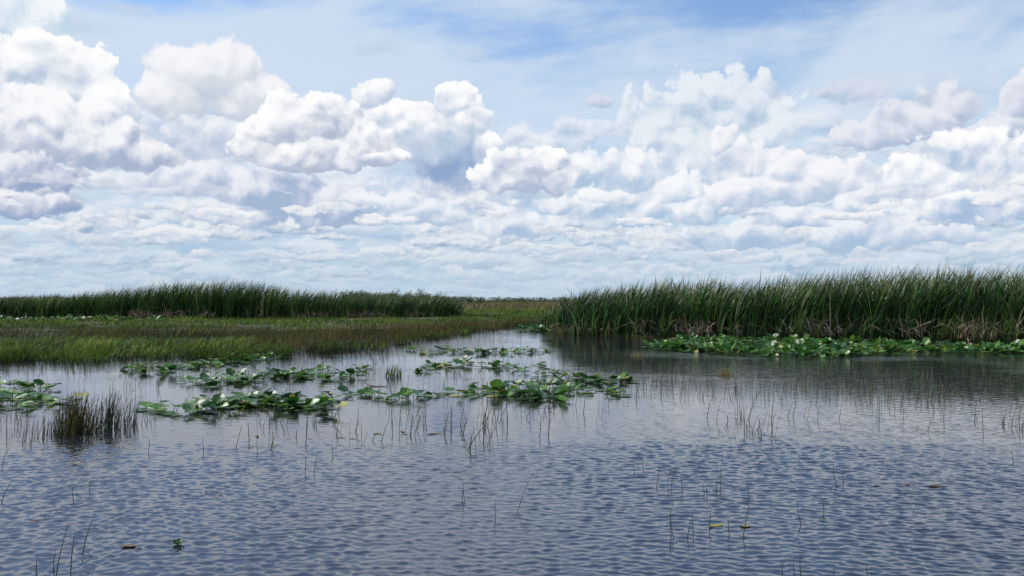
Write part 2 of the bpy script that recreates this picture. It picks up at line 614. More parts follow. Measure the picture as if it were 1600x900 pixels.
def scatter(poly, n, power=1.0):
    """n points spread evenly over the ground inside a region given by its outline as seen, returned in metres"""
    P = np.array([tuple(at(x, y).xy) for x, y in poly])
    lo, hi = P.min(0), P.max(0)
    got = []
    k = 0
    while k < n:
        q = rng.uniform(lo, hi, (n * 2, 2))
        q = q[in_poly(q[:, 0], q[:, 1], P)]
        got.append(q); k += len(q)
    q = np.concatenate(got)[:n]
    return np.concatenate([q, np.zeros((n, 1))], 1)


def vnoise(x, y, s, seed=0.0):
    return np.array([mnoise.noise(Vector((a * s, b * s, seed))) for a, b in zip(x, y)])


# ------------------------------------------------------------------ water
def build_water():
    m = material('marsh_water')
    nt = m.node_tree
    V.nt = nt
    tc = nt.nodes.new('ShaderNodeTexCoord')
    sp = nt.nodes.new('ShaderNodeSeparateXYZ')
    nt.links.new(tc.outputs['Object'], sp.inputs[0])
    X, Y = V(sp.outputs[0]), V(sp.outputs[1])
    rip = noise(vec(X * 0.8, Y * 1.7), 3.2, 4, 0.55, dist=0.4)
    rip2 = noise(vec(X, Y * 1.3), 14.0, 3, 0.5)
    patch = sstep(noise(vec(X * 0.5, Y), 0.16, 3, 0.5), 0.42, 0.62, 0.25, 1.0)
    b = nt.nodes.new('ShaderNodeBump')
    b.inputs['Strength'].default_value = 1.0
    b.inputs['Distance'].default_value = 1.0
    hgt = (rip * WAVE_FAR + rip2 * WAVE_FINE) * patch * sstep(Y, 8.0, 17.0, 0.55, 1.0) * (sstep(Y, 13.0, 21.0, 0.0, 2.4) * sstep(X - Y * 0.10, 0.0, 3.0) + 1.0)
    nt.links.new(hgt.s, b.inputs['Height'])
    g = nt.nodes.new('ShaderNodeBsdfGlossy')
    g.inputs['Roughness'].default_value = 0.02
    g.inputs['Color'].default_value = (0.97, 0.98, 1.0, 1)
    nt.links.new(b.outputs[0], g.inputs['Normal'])
    d = nt.nodes.new('ShaderNodeBsdfDiffuse')
    d.inputs[0].default_value = WATER_BODY
    fr = nt.nodes.new('ShaderNodeFresnel')
    fr.inputs['IOR'].default_value = WATER_IOR
    nt.links.new(b.outputs[0], fr.inputs['Normal'])
    mx = nt.nodes.new('ShaderNodeMixShader')
    nt.links.new(fr.outputs[0], mx.inputs[0]); nt.links.new(d.outputs[0], mx.inputs[1]); nt.links.new(g.outputs[0], mx.inputs[2])
    out(m, mx.outputs[0])
    # a sheet finer near the shore where the photographer stands, out to the horizon
    ys = [0.6]
    while ys[-1] < 9.5: ys.append(ys[-1] + max(0.009, 0.0019 * ys[-1]))
    while ys[-1] < 17: ys.append(ys[-1] * 1.0035)
    while ys[-1] < 60: ys.append(ys[-1] * 1.012)
    while ys[-1] < 6000: ys.append(ys[-1] * 1.25)
    ys = np.array(ys)
    ss = np.linspace(-1.05, 1.05, 640)
    ss = np.concatenate([[-60, -8, -2], ss, [2, 8, 60]])
    Yg, Sg = np.meshgrid(ys, ss, indexing='ij')
    Xg = Yg * Sg
    # ripples: many short wave trains running mostly towards the camera
    Z = np.zeros_like(Xg)
    wr = np.random.default_rng(5)
    wx = Xg + 0.05 * np.sin(Yg * 1.3 + 0.7 * Xg) + 0.03 * np.sin(Xg * 2.1)
    wy = Yg + 0.05 * np.sin(Xg * 1.1 + 1.0) + 0.04 * np.sin(Xg * 2.7 - Yg * 0.9)
    for i in range(80):
        lam = math.exp(wr.uniform(math.log(0.045), math.log(0.19)))
        ang = wr.normal(0.10, 0.62)                     # crest tilt
        kx, ky = math.sin(ang) * 2 * math.pi / lam, math.cos(ang) * 2 * math.pi / lam
        amp = WAVE_AMP * lam * math.exp(-abs(math.log(lam / 0.085)) * 0.9)
        ph = wr.uniform(0, 6.28)
        px, py_ = wr.uniform(0, 6.28, 2)
        env = 0.6 + 0.4 * np.sin(Xg * wr.uniform(0.5, 1.6) + px) * np.sin(Yg * wr.uniform(0.4, 1.4) + py_)
        Z += amp * env * np.sin(kx * wx + ky * wy + ph)
    Z += 0.35 * Z * np.abs(Z) / (np.std(Z) * 3)         # slightly peaked crests
    fade = np.interp(Yg, [0.6, 6.0, 7.5, 9, 11, 15, 22, 40], [1, 1, 0.85, 0.62, 0.42, 0.25, 0.17, 0.0])
    fade *= 0.85 + 0.38 * np.sin(Xg * 0.45 + 1.2 * np.sin(Yg * 0.31)) * np.sin(Yg * 0.62 + 0.8 * np.sin(Xg * 0.4) + 1.0)
    fade *= np.clip((1.05 - np.abs(Sg)) / 0.1, 0, 1)
    Z *= fade
    verts = np.stack([Xg, Yg, Z], -1).reshape(-1, 3)
    a, c = Xg.shape
    I = np.arange(a * c).reshape(a, c)
    F = np.stack([I[:-1, :-1], I[:-1, 1:], I[1:, 1:], I[1:, :-1]], -1).reshape(-1, 4)
    nv = len(verts)
    # behind the camera
    q = ys[0]
    extra = np.array([[-6000, -400, 0], [6000, -400, 0], [6000, q, 0], [-6000, q, 0], [q * ss[0], q, 0], [q * ss[-1], q, 0]])
    verts = np.concatenate([verts, extra[:4]])
    F = np.concatenate([F, [[nv, nv + 1, nv + 2, nv + 3]]])
    me = npmesh('water', verts, F, m)
    tag(link('water', me), kind='structure')


WAVE_AMP = 0.0112
WAVE_FAR = 0.0065
WAVE_FINE = 0.0012
WATER_IOR = 2.3
WATER_BODY = (0.013, 0.014, 0.018, 1)
build_water()

# shoreline of the marsh, as seen; ground rises a little above the water behind it
GRASS_EDGE = [(-260, 580), (-60, 572), (60, 563), (150, 566), (210, 562), (350, 561), (430, 556), (520, 550), (610, 546), (650, 534), (700, 527), (760, 516), (850, 507), (880, 505)]
SHORE = [(-500, 520), (-60, 518), (200, 517), (420, 516), (620, 514), (720, 508), (800, 502), (880, 500), (960, 499)]


def build_ground():
    m = material('marsh_ground')
    nt = m.node_tree
    V.nt = nt
    tc = nt.nodes.new('ShaderNodeTexCoord')
    n1 = noise(tc.outputs['Object'], 0.05, 5, 0.6)
    n2 = noise(tc.outputs['Object'], 1.4, 5, 0.7)
    c = mixc(sstep(n1, 0.4, 0.6), (0.035, 0.05, 0.014), (0.085, 0.08, 0.03))
    c = mixc(sstep(n2, 0.35, 0.7) * 0.7, c, (0.03, 0.028, 0.015))
    p = nt.nodes.new('ShaderNodeBsdfPrincipled')
    nt.links.new(c, p.inputs['Base Color'])
    p.inputs['Roughness'].default_value = 0.95
    bp = nt.nodes.new('ShaderNodeBump'); bp.inputs['Distance'].default_value = 0.15
    nt.links.new(n2.s, bp.inputs['Height']); nt.links.new(bp.outputs[0], p.inputs['Normal'])
    out(m, p.outputs[0])
    shore = [at(x, y) for x, y in SHORE]
    # on the right the shore runs behind the cattails
    shore += [Vector((24, 52, 0)), Vector((60, 52, 0)), Vector((200, 60, 0))]
    shore = [Vector((-300, shore[0].y, 0))] + shore
    pts = []
    for i in range(len(shore) - 1):
        for k in range(24):
            p_ = shore[i].lerp(shore[i + 1], k / 24)
            p_.y += 1.2 * mnoise.noise(Vector((p_.x * 0.5, p_.y * 0.5, 3)))
            pts.append(p_)
    rows = [(0, -0.06), (0.8, 0.015), (3, 0.05), (12, 0.07), (60, 0.08), (300, 0.1), (1500, 0.1), (6000, 0.1)]
    V_, F_ = [], []
    for r, (dy, z) in enumerate(rows):
        for p_ in pts:
            k = 1 + dy / 300
            V_.append((p_.x * k, p_.y + dy, z))
    n = len(pts)
    for r in range(len(rows) - 1):
        for i in range(n - 1):
            F_.append((r * n + i, r * n + i + 1, (r + 1) * n + i + 1, (r + 1) * n + i))
    tag(link('ground', npmesh('ground', np.array(V_), np.array(F_), m)), kind='structure')


build_ground()

# ------------------------------------------------------------------ plant materials
M_CATTAIL = leaf_material('cattail_leaf', [(0.0, (0.003, 0.018, 0.004)), (0.4, (0.015, 0.054, 0.008)), (0.7, (0.045, 0.12, 0.017)), (0.9, (0.14, 0.21, 0.05)), (1.0, (0.42, 0.34, 0.20))],
                          tip=((0.30, 0.25, 0.14), 0.3), trans=0.2, rough=0.45, spec=0.3, nscale=1.2)
M_DEAD = leaf_material('dead_leaf', [(0.0, (0.18, 0.12, 0.07)), (0.5, (0.42, 0.31, 0.23)), (1.0, (0.62, 0.50, 0.39))], trans=0.15, rough=0.7, spec=0.2, nscale=2.0)
M_GRASS = leaf_material('marsh_grass_leaf', [(0.0, (0.014, 0.034, 0.006)), (0.35, (0.042, 0.088, 0.010)), (0.75, (0.095, 0.165, 0.017)), (1.0, (0.24, 0.26, 0.05))],
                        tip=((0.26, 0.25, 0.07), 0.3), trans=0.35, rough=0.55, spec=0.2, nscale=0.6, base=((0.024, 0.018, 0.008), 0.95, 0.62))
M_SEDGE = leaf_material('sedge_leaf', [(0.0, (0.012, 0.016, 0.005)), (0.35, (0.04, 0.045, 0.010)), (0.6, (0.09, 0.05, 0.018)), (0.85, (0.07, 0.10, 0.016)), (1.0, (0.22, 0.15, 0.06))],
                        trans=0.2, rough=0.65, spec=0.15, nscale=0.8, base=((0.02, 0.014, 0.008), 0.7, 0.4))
M_SAW = leaf_material('sawgrass_leaf', [(0.0, (0.07, 0.06, 0.02)), (0.5, (0.16, 0.13, 0.045)), (1.0, (0.27, 0.22, 0.09))], trans=0.2, rough=0.6, nscale=0.3)
M_RUSH = leaf_material('rush_stem', [(0.0, (0.016, 0.030, 0.012)), (0.6, (0.04, 0.06, 0.022)), (0.9, (0.10, 0.085, 0.045)), (1.0, (0.2, 0.15, 0.08))], trans=0.0, rough=0.5, nscale=3.0)
M_SPIKE = plain_material('cattail_spike_brown', (0.11, 0.055, 0.025), 0.9, 30)
M_PAD = leaf_material('pond_lily_leaf', [(0.0, (0.010, 0.055, 0.008)), (0.45, (0.028, 0.11, 0.012)), (0.75, (0.075, 0.19, 0.025)), (0.92, (0.17, 0.26, 0.05)), (1.0, (0.34, 0.30, 0.08))],
                      tip=((0.09, 0.11, 0.02), 0.4), trans=0.28, rough=0.41, spec=0.5, nscale=14.0)
M_PETIOLE = plain_material('pond_lily_stalk', (0.07, 0.10, 0.03), 0.5, 20)
M_FLOWER = plain_material('yellow_petal', (0.72, 0.52, 0.03), 0.45, 30, 0.25)
M_DEBRIS = plain_material('rotting_leaf', (0.10, 0.06, 0.025), 0.6, 14, 0.8)
M_TRUNK = plain_material('grey_bark', (0.17, 0.14, 0.11), 0.9, 5)
M_CROWN = leaf_material('tree_leaf', [(0.0, (0.03, 0.055, 0.015)), (0.6, (0.055, 0.085, 0.022)), (1.0, (0.10, 0.13, 0.035))], trans=0.2, rough=0.6, nscale=0.5)

WIND = 0.0          # the wind blows towards +X


def tube(path, radii, sides=5):
    """quads of a tapering tube"""
    vs, fs = [], []
    n = len(path)
    for i, (p, r) in enumerate(zip(path, radii)):
        d = (Vector(path[min(i + 1, n - 1)]) - Vector(path[max(i - 1, 0)])).normalized()
        a = d.orthogonal().normalized(); b = d.cross(a)
        for k in range(sides):
            t = 2 * math.pi * k / sides
            vs.append(Vector(p) + a * math.cos(t) * r + b * math.sin(t) * r)
    for i in range(n - 1):
        for k in range(sides):
            k2 = (k + 1) % sides
            fs.append((i * sides + k, i * sides + k2, (i + 1) * sides + k2, (i + 1) * sides + k))
    return np.array([tuple(v) for v in vs]), np.array(fs)


# ------------------------------------------------------------------ cattails
def cattail_leaves(origins, h, lean_mul=1.0):
    """blades of many shoots; origins (N, 3), h (N,) shoot heights"""
    N = len(origins); per = 7
    b = np.repeat(origins, per, 0)
    H = np.repeat(h, per) * (0.48 + 0.58 * rng.random(N * per) ** 0.8)
    b[:, :2] += rng.normal(0, 0.05, (N * per, 2))
    laz = np.where(rng.random(N * per) < 0.8, rng.normal(WIND, 0.5, N * per), rng.uniform(0, 6.28, N * per))
    lean = np.abs(rng.normal(0.33, 0.12, N * per)) * lean_mul
    pn = vnoise(origins[:, 0], origins[:, 1], 0.45, 2.0) if N > 1 else np.zeros(N)
    return blade_arrays(b, H, rng.uniform(0.032, 0.068, N * per), laz, lean, segs=5, twist=1.2,
                        rnd=np.clip(np.repeat(rng.random(N) * 0.45 + pn * 0.5, per) + rng.random(N * per) ** 1.6 * 0.62, 0, 1), bend=2.1)


def dead_blades(origins, n_each, hmax=1.1):
    N = len(origins) * n_each
    b = np.repeat(origins, n_each, 0)
    b[:, :2] += rng.normal(0, 0.16, (N, 2))
    b[:, 2] += rng.uniform(0.0, 0.35, N)
    return blade_arrays(b, rng.uniform(0.35, hmax, N), rng.uniform(0.018, 0.035, N), rng.uniform(0, 6.28, N), np.abs(rng.normal(0.6, 0.6, N)),
                        segs=3, twist=1.5, droop=0.5, bend=1.6)


def cattail_prototype(i):
    h = 1.0
    r = Pile(); r.add(*cattail_leaves(np.zeros((1, 3)), np.array([2.6])))
    leaves = r.mesh('leaves', M_CATTAIL)
    d = Pile(); d.add(*dead_blades(np.zeros((1, 3)), 4))
    dead = d.mesh('dead_leaves', M_DEAD)
    spike = None
    if i % 5 == 0:
        v, f = tube([(0, 0, 0), (0.02, 0, 1.2), (0.12, 0, 2.1), (0.16, 0, 2.25)], [0.008, 0.007, 0.005, 0.005])
        v2, f2 = tube([(0.10, 0, 2.0), (0.105, 0, 2.02), (0.135, 0, 2.2), (0.14, 0, 2.22)], [0.004, 0.013, 0.013, 0.004], 6)
        spike = npmesh('flower_spike', np.concatenate([v, v2]), np.concatenate([f, f2 + len(v)]), M_SPIKE)
    return leaves, dead, spike


CT = [cattail_prototype(i) for i in range(12)]


def place_cattail(p, s, rz, label, group, k):
    o = link('cattail', None, loc=p)
    o.rotation_euler = (0, 0, rz)
    o.scale = (s, s, s)
    tag(o, label, 'cattail', group)
    lv, dd, sp = CT[k % len(CT)]
    link('leaves', lv, o); link('dead_leaves', dd, o)
    if sp: link('flower_spike', sp, o)


# height of the stands as seen: (x, y of the top)
RTOP = [(846, 492), (856, 482), (872, 470), (900, 457), (950, 451), (1000, 442), (1080, 438), (1150, 445), (1200, 436), (1300, 431), (1400, 425), (1600, 424), (1760, 424)]
RBASE = [(846, 517), (856, 518), (900, 524), (1000, 527), (1200, 529), (1400, 531), (1600, 536), (1760, 541)]
LTOP = [(-160, 466), (0, 464), (100, 461), (140, 457), (200, 450), (270, 442), (330, 440), (400, 443), (450, 453), (520, 457), (620, 460), (690, 462), (722, 474)]
LBASE = [(-160, 499), (0, 499), (150, 499), (300, 500), (450, 500), (600, 498), (722, 496)]


def prof(t, x):
    return np.interp(x, [a for a, b in t], [b for a, b in t])


def stand_positions(base, top, n, depth, seed):
    """shoots of a stand: along its front line and back into it; returns points and heights"""
    r = np.random.default_rng(seed)
    px = r.uniform(base[0][0], base[-1][0], n)
    front = to_world(px, prof(base, px))
    dep = depth * r.random(n) ** 1.3
    dirv = front / np.linalg.norm(front, axis=1)[:, None]
    P = front + dirv * dep[:, None]
    P[:, 2] = 0
    # the tallest shoots reach the seen top line at the front's distance
    d = front[:, 1]
    H = CAMZ + (469.0 - prof(top, px)) / FPX * d
    ord_ = np.argsort(dep)
    P, H, px, dep = P[ord_], H[ord_], px[ord_], dep[ord_]
    jit = np.array([mnoise.noise(Vector((x * 1.1, y * 0.6, seed))) for x, y in zip(P[:, 0], P[:, 1])])
    H = H * 1.12 * (1.0 + 0.12 * jit + r.normal(0, 0.055, n))
    return P, H, px, dep


PR, HR, XR, DR = stand_positions(RBASE, RTOP, 2300, 6.0, 3)
PL, HL, XL, DL = stand_positions(LBASE, LTOP, 2600, 9.0, 4)
kk = 0
nR, nL = 190, 110
stepR, stepL = 3, 5
selR = np.arange(0, nR * stepR, stepR); selL = np.arange(0, nL * stepL, stepL)
for sel, P, H, lab, grp in ((selR, PR, HR, 'dark green cattail fronting the stand behind the lily bed', 'cattails at the front of the taller stand'),
                            (selL, PL, HL, 'green cattail fronting the stand behind the marsh grass', 'cattails at the front of the farther stand')):
    for j in sel:
        q_ = P[j][0] / P[j][1]
        q_ = (q_ - (0.02 if 'taller' in grp else -0.75)) / 0.7
        sec = ['at its first low end', 'before its middle', 'about its middle', 'past its middle', 'towards its last end'][int(min(4, max(0, q_ * 5)))]
        place_cattail(Vector(P[j]), H[j] / 2.75, random.uniform(-0.35, 0.35), lab + ', ' + sec, grp, kk)
        kk += 1
pile = Pile()
mR = np.ones(len(PR), bool); mR[selR] = False
mL = np.ones(len(PL), bool); mL[selL] = False
pile.add(*cattail_leaves(PR[mR], HR[mR]))
pile.add(*cattail_leaves(PL[mL], HL[mL]))
tag(link('cattails', pile.mesh('cattails', M_CATTAIL)), 'dense mass of dark green cattails filling both stands behind their front ranks', 'cattail bed', kind='stuff')
pile = Pile()
r_ = np.random.default_rng(21)
fx_ = np.concatenate([r_.normal(c_, 12, 4) for c_ in (905, 1045, 1238, 1262, 1330, 1472, 1478, 1536, 1575, 1660)])
fp = to_world(fx_, prof(RBASE, fx_) + 1.5)
fp = np.repeat(fp, 7, 0); fp[:, :2] += r_.normal(0, 0.07, (len(fp), 2))
n_ = len(fp)
pile.add(*blade_arrays(fp, r_.uniform(0.5, 1.5, n_), r_.uniform(0.02, 0.04, n_), r_.normal(0, 0.9, n_), np.abs(r_.normal(0.45, 0.25, n_)), segs=5, profile='reed', rnd=r_.uniform(0.0, 0.7, n_), twist=1.0))
tag(link('young_shoots', pile.mesh('young_shoots', M_GRASS)), 'short bright green young shoots at the foot of the taller cattails', 'young reeds', kind='stuff')
pile = Pile()
cl = vnoise(PR[:, 0], PR[:, 1], 0.55, 7.0)
pile.add(*dead_blades(PR[(cl > 0.12) & (DR < 2.0) & (XR > 1020)], 12, 1.15))
cl = vnoise(PL[:, 0], PL[:, 1], 0.35, 9.0)
pile.add(*dead_blades(PL[(cl > 0.12) & (DL < 3) & (XL > 200)], 9, 1.1))
tag(link('reed_litter', pile.mesh('reed_litter', M_DEAD)), 'pale dead reed stalks tangled at the foot of the cattails', 'dead reeds', kind='stuff')


# ------------------------------------------------------------------ grasses
def grass(poly, n, hmin, hmax, w, lean, profile='leaf', segs=3, clump=0.6, cs=0.8, seed=0.0, wind=0.75, z=0.0):
    P = scatter(poly, n)
    if clump:
        q = vnoise(P[:, 0], P[:, 1], cs, seed)
        P = P[q > -0.25 + clump * 0.5 * rng.random(len(P)) - 0.1]
        q2 = vnoise(P[:, 0], P[:, 1], cs * 0.6, seed + 5)
    else:
        q2 = np.zeros(len(P))
    N = len(P)
    P[:, 2] = z - 0.02
    laz = np.where(rng.random(N) < wind, rng.normal(WIND, 0.6, N), rng.uniform(0, 6.28, N))
    h = rng.uniform(hmin, hmax, N) * (1 + 0.5 * q2)
    r = np.clip(rng.random(N) * 0.8 + 0.1 + q2 * 0.6, 0, 1)
    return blade_arrays(P, h, w * rng.uniform(0.6, 1.3, N), laz, np.abs(rng.normal(lean, lean * 0.5, N)), segs=segs, profile=profile, rnd=r, twist=0.9, droop=0.35)


g = Pile()
# nearest bright band in the water, with darker gaps
g.add(*grass([(-260, 576), (-60, 570), (60, 560), (150, 563), (300, 560), (410, 553), (470, 540), (300, 537), (-60, 540), (-260, 542)], 10500, 0.16, 0.54, 0.026, 0.5, clump=1.25, cs=0.9, seed=2.0))
g.add(*grass([(-260, 538), (-60, 532), (300, 529), (470, 538), (700, 522), (760, 512), (620, 514), (-60, 518), (-260, 518)], 3000, 0.15, 0.4, 0.024, 0.5, clump=1.5, cs=0.5, seed=3.0))
# second bright band at the foot of the far stand
g.add(*grass([(-260, 517), (200, 517), (500, 516), (700, 511), (850, 506), (880, 503), (860, 498), (600, 500), (-260, 501)], 24000, 0.2, 0.5, 0.034, 0.35, seed=6.0, cs=0.35))
g.add(*grass([(700, 500), (880, 498), (980, 498), (980, 487), (700, 487)], 14000, 0.25, 0.55, 0.07, 0.3, seed=8.0, cs=0.15, segs=2))
r2 = np.random.default_rng(99)
for _ in range(120):
    ex = r2.uniform(-240, 860)
    ey = np.interp(ex, [a for a, b in GRASS_EDGE], [b for a, b in GRASS_EDGE]) + abs(r2.normal(0, 3.5)) - 5
    if ex > 640: ey = min(ey, np.interp(ex, [640, 860], [545, 512]))
    c_ = at(ex, ey)
    n_ = int(r2.integers(12, 60))
    b_ = np.array(c_)[None, :] + np.stack([r2.normal(0, r2.uniform(0.1, 0.45), n_), r2.normal(0, 0.25, n_), np.full(n_, -0.02)], 1)
    g.add(*blade_arrays(b_, r2.uniform(0.12, 0.5, n_), r2.uniform(0.010, 0.028, n_), r2.normal(0, 0.9, n_), np.abs(r2.normal(0.45, 0.25, n_)), segs=3, profile='leaf', rnd=np.clip(r2.random() * 0.7 + r2.normal(0, 0.15, n_), 0, 1), twist=0.9, droop=0.35))
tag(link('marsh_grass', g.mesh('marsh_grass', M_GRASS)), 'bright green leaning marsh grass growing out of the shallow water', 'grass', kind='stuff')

g = Pile()
g.add(*grass([(400, 558), (430, 556), (520, 551), (610, 547), (650, 535), (700, 528), (760, 517), (850, 508), (850, 503), (700, 510), (560, 518), (400, 530)], 17000, 0.25, 0.62, 0.010, 0.22, profile='rod', seed=12.0, clump=0.5))
g.add(*grass([(-260, 566), (420, 556), (420, 535), (420, 540), (-260, 540)], 5000, 0.12, 0.32, 0.011, 0.3, profile='rod', seed=13.0, clump=1.1))
g.add(*grass([(-260, 540), (420, 538), (420, 512), (-260, 514)], 24000, 0.14, 0.34, 0.013, 0.3, profile='rod', seed=15.0, clump=0.9, cs=0.4))
g.add(*grass([(860, 521), (1000, 530), (1160, 527), (1150, 519), (1000, 519), (860, 515)], 6000, 0.08, 0.30, 0.014, 0.4, seed=14.0, clump=0.4))
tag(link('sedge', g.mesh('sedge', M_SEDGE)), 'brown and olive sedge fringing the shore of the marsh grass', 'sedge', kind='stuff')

g = Pile()
g.add(*grass([(640, 488), (1100, 488), (1100, 474.5), (640, 474.5)], 26000, 0.6, 1.25, 0.16, 0.2, seed=20.0, cs=0.02, segs=2, z=0.05))
g.add(*grass([(-200, 500), (620, 496), (620, 480), (-200, 480)], 12000, 0.5, 0.9, 0.08, 0.2, seed=22.0, cs=0.05, segs=2, z=0.05))
tag(link('sawgrass', g.mesh('sawgrass', M_SAW)), 'straw coloured sawgrass prairie stretching towards the distant trees', 'sawgrass', kind='stuff')


# ------------------------------------------------------------------ distant bushes and trees
def tree_meshes(seed, h, spread, nleaf, flat=False):
    r = np.random.default_rng(seed)
    limbs, ends = [], []
    V_, F_ = [], []
    n = 0
    th = h * (0.55 if flat else 0.3)
    trunk = [(0, 0, -0.1), (0.04 * h, 0, th * 0.5), (0.02 * h, 0.02 * h, th)]
    for path, rad in [(trunk, [0.035 * h, 0.028 * h, 0.022 * h])] :
        v, f = tube(path, rad, 6); V_.append(v); F_.append(f + n); n += len(v)
    for k in range(8):
        a = k * 2.4 + r.uniform(0, 1)
        e = np.array([math.cos(a) * spread * r.uniform(0.3, 0.8), math.sin(a) * spread * r.uniform(0.3, 0.8), h * (r.uniform(0.78, 0.9) if flat else r.uniform(0.4, 0.92))])
        m_ = (np.array(trunk[-1]) * 0.6 + e * 0.4) + np.array([0, 0, 0.03 * h])
        v, f = tube([trunk[-1], tuple(m_), tuple(e)], [0.018 * h, 0.012 * h, 0.005 * h], 4)
        V_.append(v); F_.append(f + n); n += len(v)
        ends.append(e)
    tm = npmesh('trunk', np.concatenate(V_), np.concatenate(F_), M_TRUNK)
    ends = np.array(ends)
    c = ends[r.integers(0, len(ends), nleaf)]
    p = c + r.normal(0, 1, (nleaf, 3)) * np.array([spread * 0.22, spread * 0.22, h * (0.05 if flat else 0.11)])
    if not flat:
        p[: nleaf // 3, 2] *= r.uniform(0.25, 1.0, nleaf // 3)
    s = h * r.uniform(0.018, 0.05, nleaf)
    d1 = r.normal(0, 1, (nleaf, 3)); d1 /= np.linalg.norm(d1, axis=1)[:, None]
    d2 = np.cross(d1, r.normal(0, 1, (nleaf, 3))); d2 /= np.linalg.norm(d2, axis=1)[:, None]
    q = np.stack([p + d1 * s[:, None], p + d2 * s[:, None] * 0.6, p - d1 * s[:, None], p - d2 * s[:, None] * 0.6], 1).reshape(-1, 3)
    f = np.arange(nleaf * 4).reshape(-1, 4)
    cm = npmesh('crown', q, f, M_CROWN, False, np.repeat(np.clip(0.5 + (p[:, 2] / h - 0.6) * 0.3 + r.normal(0, 0.25, nleaf), 0, 1), 4), np.full(nleaf * 4, 0.3))
    return tm, cm


TREES = [tree_meshes(31, 3.2, 1.9, 900), tree_meshes(32, 2.6, 2.2, 900), tree_meshes(33, 4.0, 1.4, 500), tree_meshes(34, 3.6, 0.9, 420, True), tree_meshes(35, 2.2, 1.6, 700)]


def place_tree(px, d, top, kind, label, cat, group, name):
    """a tree at distance d whose top is seen at picture row TOP"""
    dirv = ray(px, 469); x = dirv.x / dirv.y * d
    H = CAMZ + (469 - top) / FPX * d
    hh = [3.2, 2.6, 4.0, 3.6, 2.2][kind]
    o = link(name, None, loc=(x, d, 0.05))
    s = H / hh
    o.scale = (s * random.uniform(0.9, 1.25), s, s)
    o.rotation_euler = (0, 0, random.uniform(0, 6.28))
    tag(o, label, cat, group)
    link('trunk', TREES[kind][0], o); link('crown', TREES[kind][1], o)


ORD = ['first', 'second', 'third', 'fourth', 'fifth', 'sixth', 'seventh', 'eighth', 'ninth', 'tenth', 'eleventh', 'twelfth', 'thirteenth', 'fourteenth', 'fifteenth', 'sixteenth',
       'seventeenth', 'eighteenth', 'nineteenth', 'twentieth', 'twenty-first', 'twenty-second', 'twenty-third', 'twenty-fourth', 'twenty-fifth', 'twenty-sixth', 'twenty-seventh', 'twenty-eighth', 'twenty-ninth', 'thirtieth']
random.seed(77)
# thin taller ones standing out against the sky
for i, (px, top, k) in enumerate(sorted([(66, 463, 0), (84, 461, 0), (97, 461, 2), (30, 463, 1), (555, 453, 1), (572, 456, 0), (603, 457, 1), (616, 452, 2), (640, 455, 2), (660, 454.5, 0), (684, 457, 2), (718, 461, 1), (733, 461, 2), (791, 464.5, 1), (815, 463, 1)], reverse=True)):
    place_tree(px, random.uniform(200, 260), top, k, 'small tree above the horizon brush, %s counted from the inlet' % ORD[i], 'tree', 'small trees on the horizon', 'tree')
for i in range(64):
    px = 540 + i * 5.6 + random.uniform(-3, 3)
    top = np.interp(px, [540, 600, 700, 740, 800, 900], [458, 459, 463, 465.5, 466.5, 467]) + random.uniform(-1.4, 0.8)
    place_tree(px, random.uniform(230, 430), top, random.choice([0, 1, 1, 4]), 'low rounded bush in the hazy green thicket along the horizon behind the marsh', 'bush', 'bushes along the horizon', 'bush')
for i in range(26):
    px = -60 + i * 9 + random.uniform(-4, 4)
    place_tree(px, random.uniform(260, 330), 465 + random.uniform(-2.2, 1.0), random.choice([0, 1, 4]), 'low rounded bush showing just above the shorter end of the farther cattail stand', 'bush', 'bushes behind the farther cattails', 'bush')
# the far wood as one mass
r = np.random.default_rng(8)
N = 9000
xx = r.uniform(-420, 700, N); yy = r.uniform(520, 620, N)
top = 3.6 + 1.2 * np.array([mnoise.noise(Vector((x * 0.06, 0, 1))) for x in xx])
P = np.stack([xx, yy, top * r.random(N) ** 0.7], 1)
s = r.uniform(0.25, 0.8, N)
d1 = r.normal(0, 1, (N, 3)); d1 /= np.linalg.norm(d1, axis=1)[:, None]
d2 = np.cross(d1, r.normal(0, 1, (N, 3))); d2 /= np.linalg.norm(d2, axis=1)[:, None]
q = np.stack([P + d1 * s[:, None], P + d2 * s[:, None] * 0.7, P - d1 * s[:, None], P - d2 * s[:, None] * 0.7], 1).reshape(-1, 3)
tag(link('treeline', npmesh('treeline', q, np.arange(N * 4).reshape(-1, 4), M_CROWN, False, np.repeat(r.random(N), 4), np.full(N * 4, 0.3))), 'far dark green line of trees along the whole horizon', 'treeline', kind='stuff')


# ------------------------------------------------------------------ yellow pond lilies
def pad_mesh(seed):
    """one heart-shaped leaf, 1 unit long, notch at the origin where the stalk joins, slightly folded and wavy"""
    r = random.Random(seed)
    na, nr = 22, 5
    V_, F_, T = [], [], []
    fold = r.uniform(0.05, 0.42); curl = r.uniform(-0.10, 0.30); wav = r.uniform(0.02, 0.06); ph = r.uniform(0, 6)
    for j in range(nr + 1):
        k = j / nr
        for i in range(na + 1):
            t = -math.pi + 0.20 + (2 * math.pi - 0.40) * i / na        # angle from the tip direction
            rad = (0.40 + 0.17 * math.cos(t) + 0.10 * max(0, -math.cos(t)) ** 2)
            R_ = rad * k
            x = R_ * math.cos(t) + 0.06 * k; y = R_ * math.sin(t) * 0.95
            z = abs(y) * fold + x * x * curl + wav * k * k * math.sin(3 * t + ph) + 0.015 * k * math.sin(9 * t)
            V_.append((x, y, z)); T.append(k)
    for j in range(nr):
        for i in range(na):
            a = j * (na + 1) + i
            F_.append((a, a + 1, a + na + 2, a + na + 1))
    rv = 0.02 + 0.98 * r.random() ** 1.3
    return npmesh('leaf', np.array(V_), np.array(F_), M_PAD, True, np.full(len(V_), rv), np.array(T))


PADS = [pad_mesh(i) for i in range(20)]


